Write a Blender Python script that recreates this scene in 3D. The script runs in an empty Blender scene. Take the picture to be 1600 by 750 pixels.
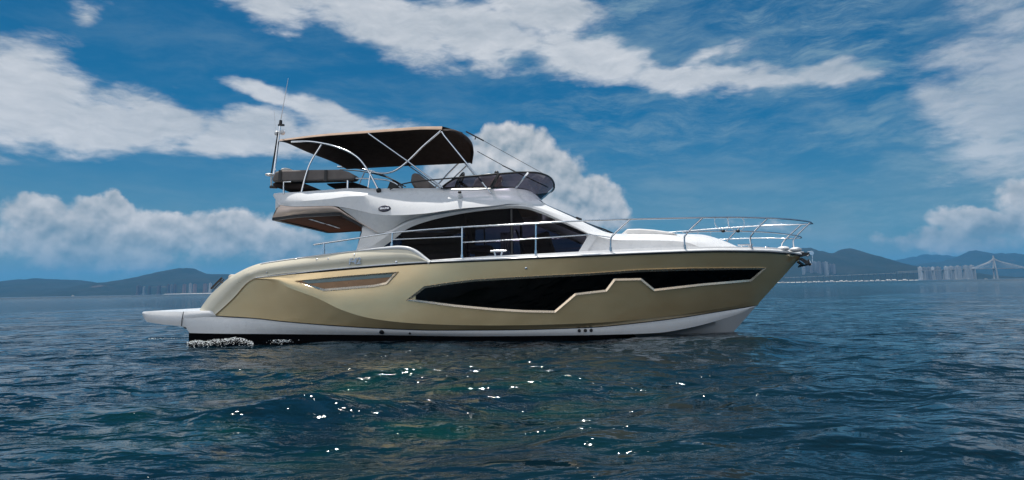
import bpy, bmesh, math, random
import numpy as np
from mathutils import Vector, Matrix, Euler
from mathutils.bvhtree import BVHTree

R = math.radians
sc = bpy.context.scene
COL = sc.collection

# ---------------------------------------------------------------- camera
F_PX, PITCH, ROLL, CAM_H = 985.0, R(8.0), R(1.07), 0.98
PX0 = 800.0
HOR = 449.5
PY0 = HOR - F_PX * math.tan(PITCH)
cam_d = bpy.data.cameras.new('camera')
cam = bpy.data.objects.new('camera', cam_d)
COL.objects.link(cam)
sc.camera = cam
cam_d.sensor_width = 36.0
cam_d.lens = F_PX / 1600 * 36.0
cam_d.shift_y = -(375.0 - PY0) / 1600.0
cam_d.clip_start = 0.1
cam_d.clip_end = 80000
_r = Vector((1, 0, 0)); _u = Vector((0, -math.sin(PITCH), math.cos(PITCH))); FWD = Vector((0, math.cos(PITCH), math.sin(PITCH)))
RIGHT = _r * math.cos(ROLL) - _u * math.sin(ROLL)
UP = _u * math.cos(ROLL) + _r * math.sin(ROLL)
CAM = Vector((0, 0, CAM_H))
cam.matrix_world = Matrix(((RIGHT.x, UP.x, -FWD.x, CAM.x), (RIGHT.y, UP.y, -FWD.y, CAM.y), (RIGHT.z, UP.z, -FWD.z, CAM.z), (0, 0, 0, 1)))

def ray(px, py):
    return RIGHT * ((px - PX0) / F_PX) + UP * ((PY0 - py) / F_PX) + FWD

def at_dist(px, py, Y):
    """point on the view line of a traced pixel, at world depth Y"""
    d = ray(px, py)
    return CAM + d * (Y / d.y)

# ---------------------------------------------------------------- sun and exposure
SUN_EL, SUN_AZ = R(79.0), R(-16.0)
sun_dir = Vector((math.sin(SUN_AZ) * math.cos(SUN_EL), math.cos(SUN_AZ) * math.cos(SUN_EL), math.sin(SUN_EL)))
sd = bpy.data.lights.new('sun', 'SUN')
sd.energy = 5.0; sd.angle = R(0.5); sd.color = (1.0, 0.955, 0.88)
sun = bpy.data.objects.new('sun', sd); COL.objects.link(sun)
sun.rotation_euler = sun_dir.to_track_quat('Z', 'Y').to_euler()
sun.location = (0, 0, 60)
sc.view_settings.view_transform = 'Standard'
sc.view_settings.look = 'None'
sc.view_settings.exposure = 0.12
sc.view_settings.gamma = 1.0
sc.view_settings.use_curve_mapping = False
sc.cycles.max_bounces = 8
sc.cycles.transparent_max_bounces = 12
sc.cycles.sample_clamp_indirect = 6.0
sc.cycles.caustics_reflective = False
sc.cycles.caustics_refractive = False

# ---------------------------------------------------------------- node helpers
class NT:
    def __init__(s, tree):
        s.t = tree
    def n(s, kind, **kw):
        nd = s.t.nodes.new(kind)
        for k, v in kw.items():
            setattr(nd, k, v)
        return nd
    def put(s, sock, v):
        if v is None: return
        if hasattr(v, 'is_output') or isinstance(v, bpy.types.NodeSocket):
            s.t.links.new(v, sock)
        else:
            sock.default_value = v
    def m(s, op, a, b=None, c=None, clamp=False):
        nd = s.n('ShaderNodeMath', operation=op); nd.use_clamp = clamp
        for i, v in enumerate((a, b, c)):
            s.put(nd.inputs[i], v)
        return nd.outputs[0]
    def vm(s, op, a, b=None):
        nd = s.n('ShaderNodeVectorMath', operation=op)
        s.put(nd.inputs[0], a); s.put(nd.inputs[1], b)
        return nd.outputs['Value'] if op in ('LENGTH', 'DOT_PRODUCT', 'DISTANCE') else nd.outputs[0]
    def mix(s, f, a, b, blend='MIX'):
        nd = s.n('ShaderNodeMix', data_type='RGBA', blend_type=blend)
        s.put(nd.inputs[0], f); s.put(nd.inputs[6], a); s.put(nd.inputs[7], b)
        return nd.outputs[2]
    def ss(s, v, a, b):
        nd = s.n('ShaderNodeMapRange', interpolation_type='SMOOTHSTEP')
        s.put(nd.inputs[0], v); nd.inputs[1].default_value = a; nd.inputs[2].default_value = b
        return nd.outputs[0]
    def lin(s, v, a, b, c=0.0, d=1.0):
        nd = s.n('ShaderNodeMapRange')
        s.put(nd.inputs[0], v); nd.inputs[1].default_value = a; nd.inputs[2].default_value = b
        nd.inputs[3].default_value = c; nd.inputs[4].default_value = d
        return nd.outputs[0]
    def noise(s, vec, scale, detail=4, rough=0.55, dist=0.0, color=False):
        nd = s.n('ShaderNodeTexNoise')
        s.put(nd.inputs['Vector'], vec)
        nd.inputs['Scale'].default_value = scale; nd.inputs['Detail'].default_value = detail
        nd.inputs['Roughness'].default_value = rough; nd.inputs['Distortion'].default_value = dist
        return nd.outputs[1] if color else nd.outputs[0]
    def mapping(s, vec, loc=(0, 0, 0), rot=(0, 0, 0), scale=(1, 1, 1), typ='POINT'):
        nd = s.n('ShaderNodeMapping', vector_type=typ)
        s.put(nd.inputs[0], vec)
        nd.inputs[1].default_value = loc; nd.inputs[2].default_value = rot; nd.inputs[3].default_value = scale
        return nd.outputs[0]

def rgb(r, g, b):
    f = lambda c: (c / 255 / 12.92) if c / 255 <= 0.04045 else ((c / 255 + 0.055) / 1.055) ** 2.4
    return (f(r), f(g), f(b), 1.0)

# ---------------------------------------------------------------- sky with clouds
world = bpy.data.worlds.new('World'); sc.world = world
world.use_nodes = True
world.node_tree.nodes.clear()
W = NT(world.node_tree)
tc = W.n('ShaderNodeTexCoord')
DIR = tc.outputs['Generated']
sep = W.n('ShaderNodeSeparateXYZ'); W.put(sep.inputs[0], DIR)
AZ = W.m('ARCTAN2', sep.outputs[0], sep.outputs[1])
EL = W.m('ARCSINE', sep.outputs[2])
cmb = W.n('ShaderNodeCombineXYZ'); W.put(cmb.inputs[0], AZ); W.put(cmb.inputs[1], EL)
AE = cmb.outputs[0]
sky = W.n('ShaderNodeTexSky', sky_type='NISHITA')
sky.sun_disc = False; sky.sun_elevation = SUN_EL; sky.sun_rotation = SUN_AZ
sky.altitude = 0; sky.air_density = 1.0; sky.dust_density = 0.6; sky.ozone_density = 2.0

def azel(px, py):
    d = ray(px, py).normalized()
    return math.atan2(d.x, d.y), math.asin(d.z)

def cloud_field(ells, vec):
    """largest of (1 - distance) over soft ellipses that stand at fixed bearings of the sky"""
    acc = None
    for x0, y0, x1, y1, half, w in ells:
        a0, e0 = azel(x0, y0); a1, e1 = azel(x1, y1)
        L = math.hypot(a1 - a0, e1 - e0) / 2 + half / F_PX * 0.7
        mp = W.mapping(vec, ((a0 + a1) / 2, (e0 + e1) / 2, 0), (0, 0, math.atan2(e1 - e0, a1 - a0)), (L, half / F_PX, 1.0), 'TEXTURE')
        v = W.m('MULTIPLY', W.m('SUBTRACT', 1.0, W.vm('LENGTH', mp)), w)
        acc = v if acc is None else W.m('SMOOTH_MAX', acc, v, 0.12)
    return acc

def warp(vec, scale, amt, stretch=(1, 1, 1), detail=4):
    c = W.noise(W.mapping(vec, scale=stretch), scale, detail, 0.6, color=True)
    o = W.vm('SUBTRACT', c, (0.5, 0.5, 0.5))
    sN = W.n('ShaderNodeVectorMath', operation='SCALE'); W.put(sN.inputs[0], o); sN.inputs[3].default_value = amt
    ad = W.vm('ADD', vec, sN.outputs[0])
    ml = W.vm('MULTIPLY', ad, (1, 1, 0))
    return ml

# long wind-drawn sheets
V1 = warp(AE, 5.0, 0.10, (1, 1.8, 1))
sheets = [
    (300, -60, 520, 15, 48, 1.0), (480, -40, 700, 70, 55, 1.1), (620, 20, 860, 75, 42, 1.1), (780, -10, 900, 40, 60, 1.1),
    (820, 75, 1040, 100, 34, 1.0), (960, 95, 1180, 120, 28, 1.0), (1100, 110, 1250, 128, 22, .95), (1240, 118, 1390, 122, 20, .95), (1050, 85, 1180, 78, 12, .5),
    (-60, 125, 120, 165, 72, 1.1), (60, 180, 300, 195, 60, 1.15), (240, 170, 330, 200, 36, 1.0), (300, 207, 470, 207, 44, 1.15), (430, 205, 640, 215, 44, 1.1),
    (352, 108, 460, 160, 20, .9), (440, 155, 600, 198, 26, 1.0),
    (120, 50, 140, 20, 20, .40),
    (1540, 140, 1680, 200, 120, .8), (1470, 195, 1640, 220, 50, .7), (1440, 150, 1500, 190, 40, .5), (1540, -10, 1640, 30, 60, .45),
]
fs = cloud_field(sheets, V1)
n1 = W.noise(W.mapping(AE, rot=(0, 0, R(-12)), scale=(1.0, 3.0, 1)), 9.0, 7, 0.58, 0.25)
n1b = W.noise(W.mapping(AE, rot=(0, 0, R(-14)), scale=(1.0, 4.0, 1)), 3.0, 3, 0.5)
n1c = W.noise(W.mapping(warp(AE, 9.0, 0.05), rot=(0, 0, R(-20)), scale=(1.0, 3.4, 1)), 24.0, 9, 0.64)
s_raw = W.m('ADD', fs, W.m('ADD', W.m('MULTIPLY', W.m('SUBTRACT', n1, 0.5), 1.15), W.m('MULTIPLY', W.m('SUBTRACT', n1c, 0.5), 0.5)))
m_sheet = W.m('POWER', W.ss(s_raw, -0.06, 0.52), 1.1)
# heaped clouds
V2 = warp(AE, 16.0, 0.060, (1, 1, 1), 8)
heaps = [
    (735, 235, 850, 232, 44, 1.1), (810, 255, 905, 290, 54, 1.1), (870, 300, 960, 335, 50, 1.1), (690, 270, 860, 330, 80, 1.1), (900, 300, 940, 285, 26, .8),
    (20, 335, 100, 345, 28, .9), (130, 330, 210, 345, 30, 1.0), (170, 318, 190, 330, 24, 1.0), (200, 350, 330, 360, 28, .8), (-40, 368, 330, 372, 46, .95), (240, 368, 500, 372, 40, .8), (0, 400, 330, 400, 36, .5), (380, 395, 560, 390, 28, .6), (300, 340, 420, 350, 12, .55),
    (1470, 345, 1620, 350, 24, 1.0), (1590, 300, 1650, 320, 30, 1.0), (1380, 375, 1600, 380, 20, .7), (1130, 350, 1240, 352, 12, .25),
]
fh = cloud_field(heaps, V2)
def puffs(vec):
    big = W.noise(vec, 20.0, 3, 0.5); sm = W.noise(vec, 48.0, 7, 0.52)
    return W.m('ADD', W.m('MULTIPLY', big, 0.74), W.m('MULTIPLY', sm, 0.26))
n2 = puffs(AE)
n2u = puffs(W.vm('ADD', AE, (-0.004, 0.011, 0)))
h_raw = W.m('ADD', fh, W.m('MULTIPLY', W.m('SUBTRACT', n2, 0.5), 0.95))
m_heap = W.ss(h_raw, 0.04, 0.34)
# thin veils over the whole sky
n3 = W.noise(W.mapping(warp(AE, 2.0, 0.12), rot=(0, 0, R(-28)), scale=(0.9, 3.6, 1)), 4.2, 9, 0.66)
n3b = W.noise(W.mapping(warp(AE, 2.5, 0.12), rot=(0, 0, R(34)), scale=(1.0, 4.2, 1)), 6.5, 10, 0.70)
n3c = W.noise(AE, 2.2, 3, 0.5)
m_veil = W.m('MULTIPLY', W.m('MULTIPLY', W.ss(W.m('MAXIMUM', n3, W.m('MULTIPLY', n3b, W.lin(AZ, -0.1, 0.15, 0.8, 1.02))), 0.41, 0.75), W.lin(AZ, -0.5, 0.15, 0.22, 0.9)), W.lin(n3c, 0.35, 0.62, 0.3, 1.0))
low = W.ss(EL, 0.26, 0.0)
m_low = W.m('MULTIPLY', low, W.lin(W.noise(W.mapping(AE, scale=(1, 4, 1)), 5.0, 6, 0.6), 0.3, 0.7, 0.40, 0.85))

skyc = W.mix(1.0, sky.outputs[0], (0.025, 0.36, 0.53, 1), 'MULTIPLY')
SKY_GAIN = 1.0
cl_lit = (6.9, 7.0, 7.25, 1)
cl_dim = (3.2, 3.75, 4.3, 1)
hz = (2.1, 3.0, 3.5, 1)
c = W.mix(m_low, skyc, hz)
c = W.mix(m_veil, c, (2.4, 3.6, 4.3, 1))
sh_col = W.mix(W.m('ADD', W.lin(n1b, 0.3, 0.72, 0, 0.75), W.lin(n1c, 0.35, 0.7, 0.05, 0.38), clamp=True), cl_dim, cl_lit)
c = W.mix(W.m('MULTIPLY', m_sheet, W.lin(AZ, 0.35, 0.75, 0.95, 0.6)), c, sh_col)
hp_f = W.m('ADD', W.m('ADD', 0.66, W.m('MULTIPLY', W.m('SUBTRACT', n2, n2u), 2.8)), W.lin(h_raw, 0.1, 0.8, 0.22, -0.12), clamp=True)
patchy = W.lin(W.noise(AE, 9.0, 4, 0.5), 0.35, 0.65, -0.24, 0.12)
hp_f = W.m('ADD', hp_f, W.m('ADD', patchy, W.lin(EL, 0.03, 0.12, -0.35, 0.0)), clamp=True)
hp_col = W.mix(hp_f, (1.9, 2.55, 3.0, 1), (7.2, 7.0, 6.9, 1))
c = W.mix(W.m('MULTIPLY', m_heap, W.lin(EL, 0.0, 0.10, 0.30, 0.93)), c, hp_col)
# bright cumulus added unseen behind the viewer, as fill light for the near side
absaz = W.m('ABSOLUTE', AZ)
back = W.m('MULTIPLY', W.ss(absaz, 1.35, 2.1), W.m('MULTIPLY', W.ss(EL, 0.0, 0.12), W.ss(EL, 1.25, 0.8)))
nb = W.noise(W.mapping(DIR, scale=(1, 1, 1.6)), 2.6, 7, 0.58)
back = W.m('MULTIPLY', back, W.lin(nb, 0.34, 0.50))
c = W.mix(back, c, W.mix(1.0, W.mix(W.lin(nb, 0.45, 0.7), (7.0, 7.1, 7.3, 1), (12.5, 12.2, 11.8, 1)), W.mix(W.ss(sep.outputs[0], 0.75, -0.45), (0.62, 0.62, 0.62, 1), (1.35, 1.35, 1.35, 1)), 'MULTIPLY'))
bg = W.n('ShaderNodeBackground'); W.put(bg.inputs[0], c); bg.inputs[1].default_value = 0.10
wo = W.n('ShaderNodeOutputWorld'); W.put(wo.inputs[0], bg.outputs[0])

# ---------------------------------------------------------------- materials
MAT = {}
def mat(name):
    m = bpy.data.materials.new(name); m.use_nodes = True
    t = NT(m.node_tree); p = m.node_tree.nodes['Principled BSDF']
    MAT[name] = m
    return m, t, p

def simple(name, col, rough=0.4, metal=0.0, coat=0.0, var=0.06, scale=6.0, bump=0.0, bscale=60.0, spec=0.5, stretch=(1, 1, 1), rvar=0.08):
    m, t, p = mat(name)
    oc = t.n('ShaderNodeTexCoord').outputs['Object']
    v = t.mapping(oc, scale=stretch)
    nz = t.noise(v, scale, 5, 0.6)
    a = tuple(max(0, c * (1 - var)) for c in col[:3]) + (1,); b = tuple(min(1, c * (1 + var)) for c in col[:3]) + (1,)
    t.put(p.inputs['Base Color'], t.mix(t.lin(nz, 0.3, 0.7), a, b))
    t.put(p.inputs['Roughness'], t.lin(t.noise(v, scale * 2.3, 4), 0.3, 0.7, max(0.02, rough - rvar), rough + rvar))
    p.inputs['Metallic'].default_value = metal
    p.inputs['Coat Weight'].default_value = coat
    p.inputs['Coat Roughness'].default_value = 0.06
    p.inputs['Specular IOR Level'].default_value = spec
    if bump:
        bn = t.n('ShaderNodeBump'); bn.inputs['Strength'].default_value = bump; bn.inputs['Distance'].default_value = 0.01
        t.put(bn.inputs['Height'], t.noise(v, bscale, 4)); t.put(p.inputs['Normal'], bn.outputs[0])
    return m

def mat_hull():
    m, t, p = mat('gold_paint')
    oc = t.n('ShaderNodeTexCoord').outputs['Object']
    big = t.noise(t.mapping(oc, scale=(1, 1, 2.0)), 1.1, 4, 0.55)
    c1 = t.mix(t.lin(big, 0.3, 0.7), (0.74, 0.545, 0.29, 1), (0.84, 0.64, 0.36, 1))
    t.put(p.inputs['Base Color'], c1)
    p.inputs['Metallic'].default_value = 0.55
    t.put(p.inputs['Roughness'], t.lin(t.noise(oc, 3.0, 4), 0.3, 0.7, 0.19, 0.25))
    p.inputs['Coat Weight'].default_value = 0.7
    p.inputs['Coat Roughness'].default_value = 0.08
    bn = t.n('ShaderNodeBump'); bn.inputs['Strength'].default_value = 0.035; bn.inputs['Distance'].default_value = 0.05
    t.put(bn.inputs['Height'], t.noise(t.mapping(oc, scale=(0.5, 1, 1.5)), 2.2, 1)); t.put(p.inputs['Normal'], bn.outputs[0])
    return m

def mat_bottom():
    m, t, p = mat('bottom_paint')
    oc = t.n('ShaderNodeTexCoord').outputs['Object']
    s = t.n('ShaderNodeSeparateXYZ'); t.put(s.inputs[0], oc)
    line = t.m('SUBTRACT', 0.9, t.m('MULTIPLY', t.m('MAXIMUM', t.m('SUBTRACT', s.outputs[0], 1.2), 0.0), 0.75))
    k = t.m('GREATER_THAN', s.outputs[2], line)
    t.put(p.inputs['Base Color'], t.mix(k, (0.003, 0.003, 0.004, 1), (0.74, 0.75, 0.77, 1)))
    t.put(p.inputs['Roughness'], t.lin(k, 0, 1, 0.7, 0.25)); t.put(p.inputs['Specular IOR Level'], t.lin(k, 0, 1, 0.03, 0.5))
    return m

def mat_glass(name, tint, refl=1.0, rough=0.02):
    m, t, p = mat(name)
    m.node_tree.nodes.remove(p)
    out = m.node_tree.nodes['Material Output']
    tr = t.n('ShaderNodeBsdfTransparent'); tr.inputs[0].default_value = tint
    gl = t.n('ShaderNodeBsdfGlossy'); gl.inputs['Roughness'].default_value = rough
    oc = t.n('ShaderNodeTexCoord').outputs['Object']
    bn = t.n('ShaderNodeBump'); bn.inputs['Strength'].default_value = 0.04; bn.inputs['Distance'].default_value = 0.05
    t.put(bn.inputs['Height'], t.noise(oc, 1.6, 2)); t.put(gl.inputs['Normal'], bn.outputs[0])
    fr = t.n('ShaderNodeFresnel'); fr.inputs[0].default_value = 1.45
    mx = t.n('ShaderNodeMixShader')
    t.put(mx.inputs[0], t.m('MULTIPLY', fr.outputs[0], refl)); t.put(mx.inputs[1], tr.outputs[0]); t.put(mx.inputs[2], gl.outputs[0])
    t.put(out.inputs[0], mx.outputs[0])
    return m

def mat_water():
    m, t, p = mat('sea_water')
    g = t.n('ShaderNodeNewGeometry').outputs['Position']
    big = t.noise(g, 0.12, 3, 0.5)
    backlit = t.m('MULTIPLY', t.ss(t.vm('LENGTH', t.mapping(g, (-1.2, 6.2, 0), (0, 0, 0), (3.6, 3.6, 30.0), 'TEXTURE')), 1.1, 0.3), t.lin(t.noise(t.mapping(g, scale=(1, 1.6, 1)), 0.9, 4, 0.6), 0.42, 0.68))  # green glow of the backlit crest, put into the water colour
    wat = t.mix(t.lin(big, 0.35, 0.65), (0.0018, 0.011, 0.019, 1), (0.0024, 0.015, 0.025, 1))
    t.put(p.inputs['Base Color'], t.mix(backlit, wat, (0.002, 0.026, 0.021, 1)))
    far = t.vm('LENGTH', g)
    t.put(p.inputs['Roughness'], t.lin(far, 25, 420, 0.05, 0.24))
    p.inputs['IOR'].default_value = 1.333
    ctr = t.vm('LENGTH', t.mapping(g, (0.3, 7.6, 0), (0, 0, 0), (6.2, 4.6, 30.0), 'TEXTURE'))
    wk = t.lin(t.ss(ctr, 1.25, 0.45), 0, 1, 0.85, 1.0)
    h = None
    for sc_, st, w, rot in ((0.045, (1, 2.0, 1), 0.55, 6), (0.16, (1, 2.2, 1), 0.30, -9), (0.55, (1, 1.6, 1), 0.17, 12), (1.7, (1, 1.9, 1), 0.135, -18), (5.0, (1, 1.7, 1), 0.040, 25), (13.0, (1, 1.4, 1), 0.005, -8)):
        nz = t.m('MULTIPLY', t.noise(t.mapping(g, rot=(0, 0, R(rot)), scale=st), sc_, 2.5, 0.5, 0.25), w)
        h = nz if h is None else t.m('ADD', h, nz)
    bn = t.n('ShaderNodeBump'); bn.inputs['Strength'].default_value = 1.0; bn.inputs['Distance'].default_value = 1.0
    t.put(bn.inputs['Height'], t.m('MULTIPLY', h, wk)); t.put(p.inputs['Normal'], bn.outputs[0])
    return m

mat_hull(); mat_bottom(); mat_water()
simple('white_gelcoat', (0.78, 0.785, 0.80), 0.28, coat=0.3, var=0.03, scale=2.5)
simple('gold_brightened', (0.74, 0.68, 0.54), 0.34, metal=0.1, coat=0.35, var=0.05, scale=2.2)  # paler copy of the hull gold; reflected brightness is in the colour
simple('pearl_tan', (0.76, 0.60, 0.51), 0.4, metal=0.2, var=0.08, scale=3)
simple('gold_trim', (0.80, 0.66, 0.50), 0.24, metal=0.75, var=0.05)
simple('black_rubber', (0.012, 0.012, 0.016), 0.45, var=0.2)
simple('black_plastic', (0.02, 0.02, 0.022), 0.4, var=0.2)
simple('steel', (0.74, 0.76, 0.79), 0.13, metal=1.0, var=0.05, scale=14, rvar=0.05)
simple('canvas_brown', (0.040, 0.029, 0.026), 0.85, var=0.2, scale=5, bump=0.35, bscale=220, spec=0.2)
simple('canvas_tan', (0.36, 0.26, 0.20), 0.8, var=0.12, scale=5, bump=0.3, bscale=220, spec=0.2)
simple('cushion_grey', (0.19, 0.165, 0.155), 0.75, var=0.14, scale=5, bump=0.3, bscale=140, spec=0.25)
simple('cushion_white', (0.72, 0.71, 0.70), 0.6, var=0.06, scale=5, bump=0.2, bscale=120)
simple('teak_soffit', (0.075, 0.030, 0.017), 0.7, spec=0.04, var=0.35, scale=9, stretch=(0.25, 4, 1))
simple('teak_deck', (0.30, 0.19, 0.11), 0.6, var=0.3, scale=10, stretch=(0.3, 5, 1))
simple('dark_interior', (0.03, 0.028, 0.032), 0.6, var=0.2)
simple('interior_beige', (0.55, 0.49, 0.42), 0.6, var=0.1)
simple('emblem_navy', (0.008, 0.012, 0.04), 0.25, var=0.1)
simple('chrome_letter', (0.80, 0.84, 0.92), 0.18, metal=0.7, var=0.04)
simple('vent_bronze', (0.24, 0.14, 0.075), 0.35, metal=0.4)
simple('vent_grille', (0.13, 0.20, 0.21), 0.3, var=0.1)
simple('foam_white', (0.82, 0.86, 0.88), 0.7, var=0.08)
def mat_facade(name, wall, glass, strength):
    m, t, p = mat(name)
    oc = t.n('ShaderNodeTexCoord').outputs['Object']
    s = t.n('ShaderNodeSeparateXYZ'); t.put(s.inputs[0], oc)
    fz = t.m('FRACT', t.m('DIVIDE', s.outputs[2], 6.4)); fx = t.m('FRACT', t.m('DIVIDE', s.outputs[0], 5.2))
    k = t.m('MULTIPLY', t.m('MULTIPLY', t.m('GREATER_THAN', fz, 0.45), t.m('GREATER_THAN', fx, 0.4)), strength)
    w = t.mix(t.noise(oc, 0.05, 4), tuple(c * .9 for c in wall) + (1,), tuple(min(1, c * 1.08) for c in wall) + (1,))
    t.put(p.inputs['Base Color'], t.mix(k, w, glass + (1,)))
    t.put(p.inputs['Roughness'], t.lin(k, 0, 1, 0.8, 0.35))
mat_facade('facade_white', (0.80, 0.79, 0.78), (0.12, 0.15, 0.18), 0.55)
mat_facade('concrete_pale', (0.62, 0.61, 0.60), (0.12, 0.15, 0.18), 0.8)
mat_facade('concrete_grey', (0.40, 0.40, 0.41), (0.10, 0.12, 0.15), 0.8)
mat_facade('facade_hazed', (0.26, 0.24, 0.25), (0.08, 0.09, 0.11), 0.8)  # fading by haze put into a darker wall colour
mat_facade('facade_hazed_brown', (0.20, 0.14, 0.13), (0.08, 0.09, 0.11), 0.8)  # walls darkened so the left towers fade as if in haze
simple('raft_white', (0.78, 0.77, 0.76), 0.7, var=0.08, scale=0.5)
simple('bridge_concrete', (0.55, 0.54, 0.53), 0.8, var=0.1, scale=0.05)
simple('pier_dark', (0.16, 0.16, 0.17), 0.8, var=0.1, scale=0.05)
simple('shore_sand', (0.50, 0.46, 0.41), 0.9, var=0.2, scale=0.02)
mat_glass('hull_glass', (0.012, 0.012, 0.014, 1), 0.45, 0.03)
mat_glass('saloon_glass', (0.19, 0.18, 0.23, 1), 0.16, 0.02)
mat_glass('smoke_acrylic', (0.13, 0.12, 0.155, 1), 0.7, 0.04)
mat_glass('windscreen_glass', (0.40, 0.45, 0.48, 1), 1.0, 0.02)
# ---------------------------------------------------------------- object helpers
def link(o, parent=None):
    COL.objects.link(o)
    if parent: o.parent = parent
    return o

def tag(o, label=None, cat=None, group=None, kind=None):
    if label: o['label'] = label
    if cat: o['category'] = cat
    if group: o['group'] = group
    if kind: o['kind'] = kind
    return o

def empty(name, loc=(0, 0, 0), rz=0.0):
    o = bpy.data.objects.new(name, None); o.location = loc; o.rotation_euler = (0, 0, rz); o.empty_display_size = 0.3
    return link(o)

class MB:
    def __init__(s): s.v = []; s.f = []; s.mi = []; s.twin = False
    def grid(s, rows, close_u=False, close_v=False, mi=0):
        """rows: list of equally long point lists"""
        b = len(s.v); n = len(rows[0]); k = len(rows)
        for r_ in rows: s.v.extend([tuple(q) for q in r_])
        for i in range(k if close_v else k - 1):
            for j in range(n if close_u else n - 1):
                a = b + i * n + j; a2 = b + i * n + (j + 1) % n
                c_ = b + ((i + 1) % k) * n + (j + 1) % n; d = b + ((i + 1) % k) * n + j
                s.f.append((a, a2, c_, d)); s.mi.append(mi)
        return s
    def face(s, pts, mi=0):
        b = len(s.v); s.v.extend([tuple(q) for q in pts]); s.f.append(tuple(range(b, b + len(pts)))); s.mi.append(mi); return s
    def mirror(s):
        """add the same faces on the other side of the centre plane y = 0"""
        b = len(s.v); s.v.extend([(x, -y, z) for x, y, z in s.v])
        nf = [tuple(b + i for i in reversed(f)) for f in s.f]; s.f += nf; s.mi += list(s.mi); return s
    def pair(s):
        """the far side gets a part of its own: build() links a mirrored twin"""
        s.twin = True; return s
    def box(s, c_, size, rot=None, mi=0):
        hx, hy, hz_ = size[0] / 2, size[1] / 2, size[2] / 2
        q = [Vector((sx * hx, sy * hy, sz * hz_)) for sz in (-1, 1) for sy in (-1, 1) for sx in (-1, 1)]
        if rot is not None: q = [rot @ p for p in q]
        b = len(s.v); s.v.extend([tuple(p + Vector(c_)) for p in q])
        for f in ((0, 2, 3, 1), (4, 5, 7, 6), (0, 1, 5, 4), (2, 6, 7, 3), (0, 4, 6, 2), (1, 3, 7, 5)):
            s.f.append(tuple(b + i for i in f)); s.mi.append(mi)
        return s
    def tube(s, pts, rad, seg=8, closed=False, mi=0, cap=True):
        pts = [Vector(p) for p in pts]; n = len(pts); rings = []
        rr = rad if hasattr(rad, '__len__') else [rad] * n
        prev = None
        for i in range(n):
            if closed: t_ = (pts[(i + 1) % n] - pts[i - 1])
            else: t_ = pts[min(i + 1, n - 1)] - pts[max(i - 1, 0)]
            t_ = t_.normalized() if t_.length > 1e-9 else Vector((1, 0, 0))
            if prev is None:
                a = Vector((0, 0, 1)) if abs(t_.z) < 0.9 else Vector((0, 1, 0))
                nn = t_.cross(a).normalized()
            else:
                nn = (prev - t_ * prev.dot(t_)); nn = nn.normalized() if nn.length > 1e-6 else t_.orthogonal().normalized()
            prev = nn; bb = t_.cross(nn)
            rings.append([pts[i] + (nn * math.cos(2 * math.pi * k / seg) + bb * math.sin(2 * math.pi * k / seg)) * rr[i] for k in range(seg)])
        s.grid(rings, close_u=True, close_v=closed, mi=mi)
        if cap and not closed:
            s.face(list(reversed(rings[0])), mi); s.face(rings[-1], mi)
        return s
    def ball(s, c_, r3, seg=12, ring=8, mi=0):
        rows = []
        for i in range(ring + 1):
            a = math.pi * i / ring
            rows.append([(c_[0] + r3[0] * math.sin(a) * math.cos(2 * math.pi * j / seg), c_[1] + r3[1] * math.sin(a) * math.sin(2 * math.pi * j / seg), c_[2] + r3[2] * math.cos(a)) for j in range(seg)])
        return s.grid(rows, close_u=True, mi=mi)
    def build(s, name, material, parent=None, smooth=35, bevel=0.0, solid=0.0, flip_check=True):
        me = bpy.data.meshes.new(name)
        me.from_pydata(s.v, [], s.f)
        mats = material if isinstance(material, (list, tuple)) else [material]
        for m_ in mats: me.materials.append(MAT[m_])
        bm = bmesh.new(); bm.from_mesh(me)
        for f, mi in zip(bm.faces, s.mi): f.material_index = mi
        bmesh.ops.remove_doubles(bm, verts=bm.verts, dist=1e-5)
        bmesh.ops.dissolve_degenerate(bm, edges=bm.edges, dist=1e-6)
        if flip_check: bmesh.ops.recalc_face_normals(bm, faces=bm.faces)
        for f in bm.faces: f.smooth = smooth > 0
        bm.to_mesh(me); bm.free()
        if smooth > 0: me.set_sharp_from_angle(angle=R(smooth))
        o = bpy.data.objects.new(name, me); link(o, parent)
        if solid:
            md = o.modifiers.new('thickness', 'SOLIDIFY'); md.thickness = abs(solid); md.offset = 1 if solid < 0 else -1
        if bevel:
            md = o.modifiers.new('bevel', 'BEVEL'); md.width = bevel; md.segments = 2; md.limit_method = 'ANGLE'; md.angle_limit = R(40)
        if s.twin:
            t_ = MB(); t_.v = [(x, -y, z) for x, y, z in s.v]; t_.f = [tuple(reversed(f)) for f in s.f]; t_.mi = list(s.mi)
            s.other = t_.build(name, material, parent, smooth, bevel, solid, flip_check)
        return o

def pchip(x, y, q):
    x = np.asarray(x, float); y = np.asarray(y, float); q = np.asarray(q, float)
    h = np.diff(x); h[h == 0] = 1e-9; d = np.diff(y) / h; n = len(x); m = np.zeros(n)
    if n == 2: m[:] = d[0]
    else:
        for i in range(1, n - 1):
            if d[i - 1] * d[i] > 0:
                w1 = 2 * h[i] + h[i - 1]; w2 = h[i] + 2 * h[i - 1]
                m[i] = (w1 + w2) / (w1 / d[i - 1] + w2 / d[i])
        m[0] = d[0]; m[-1] = d[-1]
    i = np.clip(np.searchsorted(x, q) - 1, 0, n - 2); t = (q - x[i]) / h[i]
    return ((1 + 2 * t) * (1 - t) ** 2 * y[i] + t * (1 - t) ** 2 * h[i] * m[i] + t * t * (3 - 2 * t) * y[i + 1] + t * t * (t - 1) * h[i] * m[i + 1])

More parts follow.
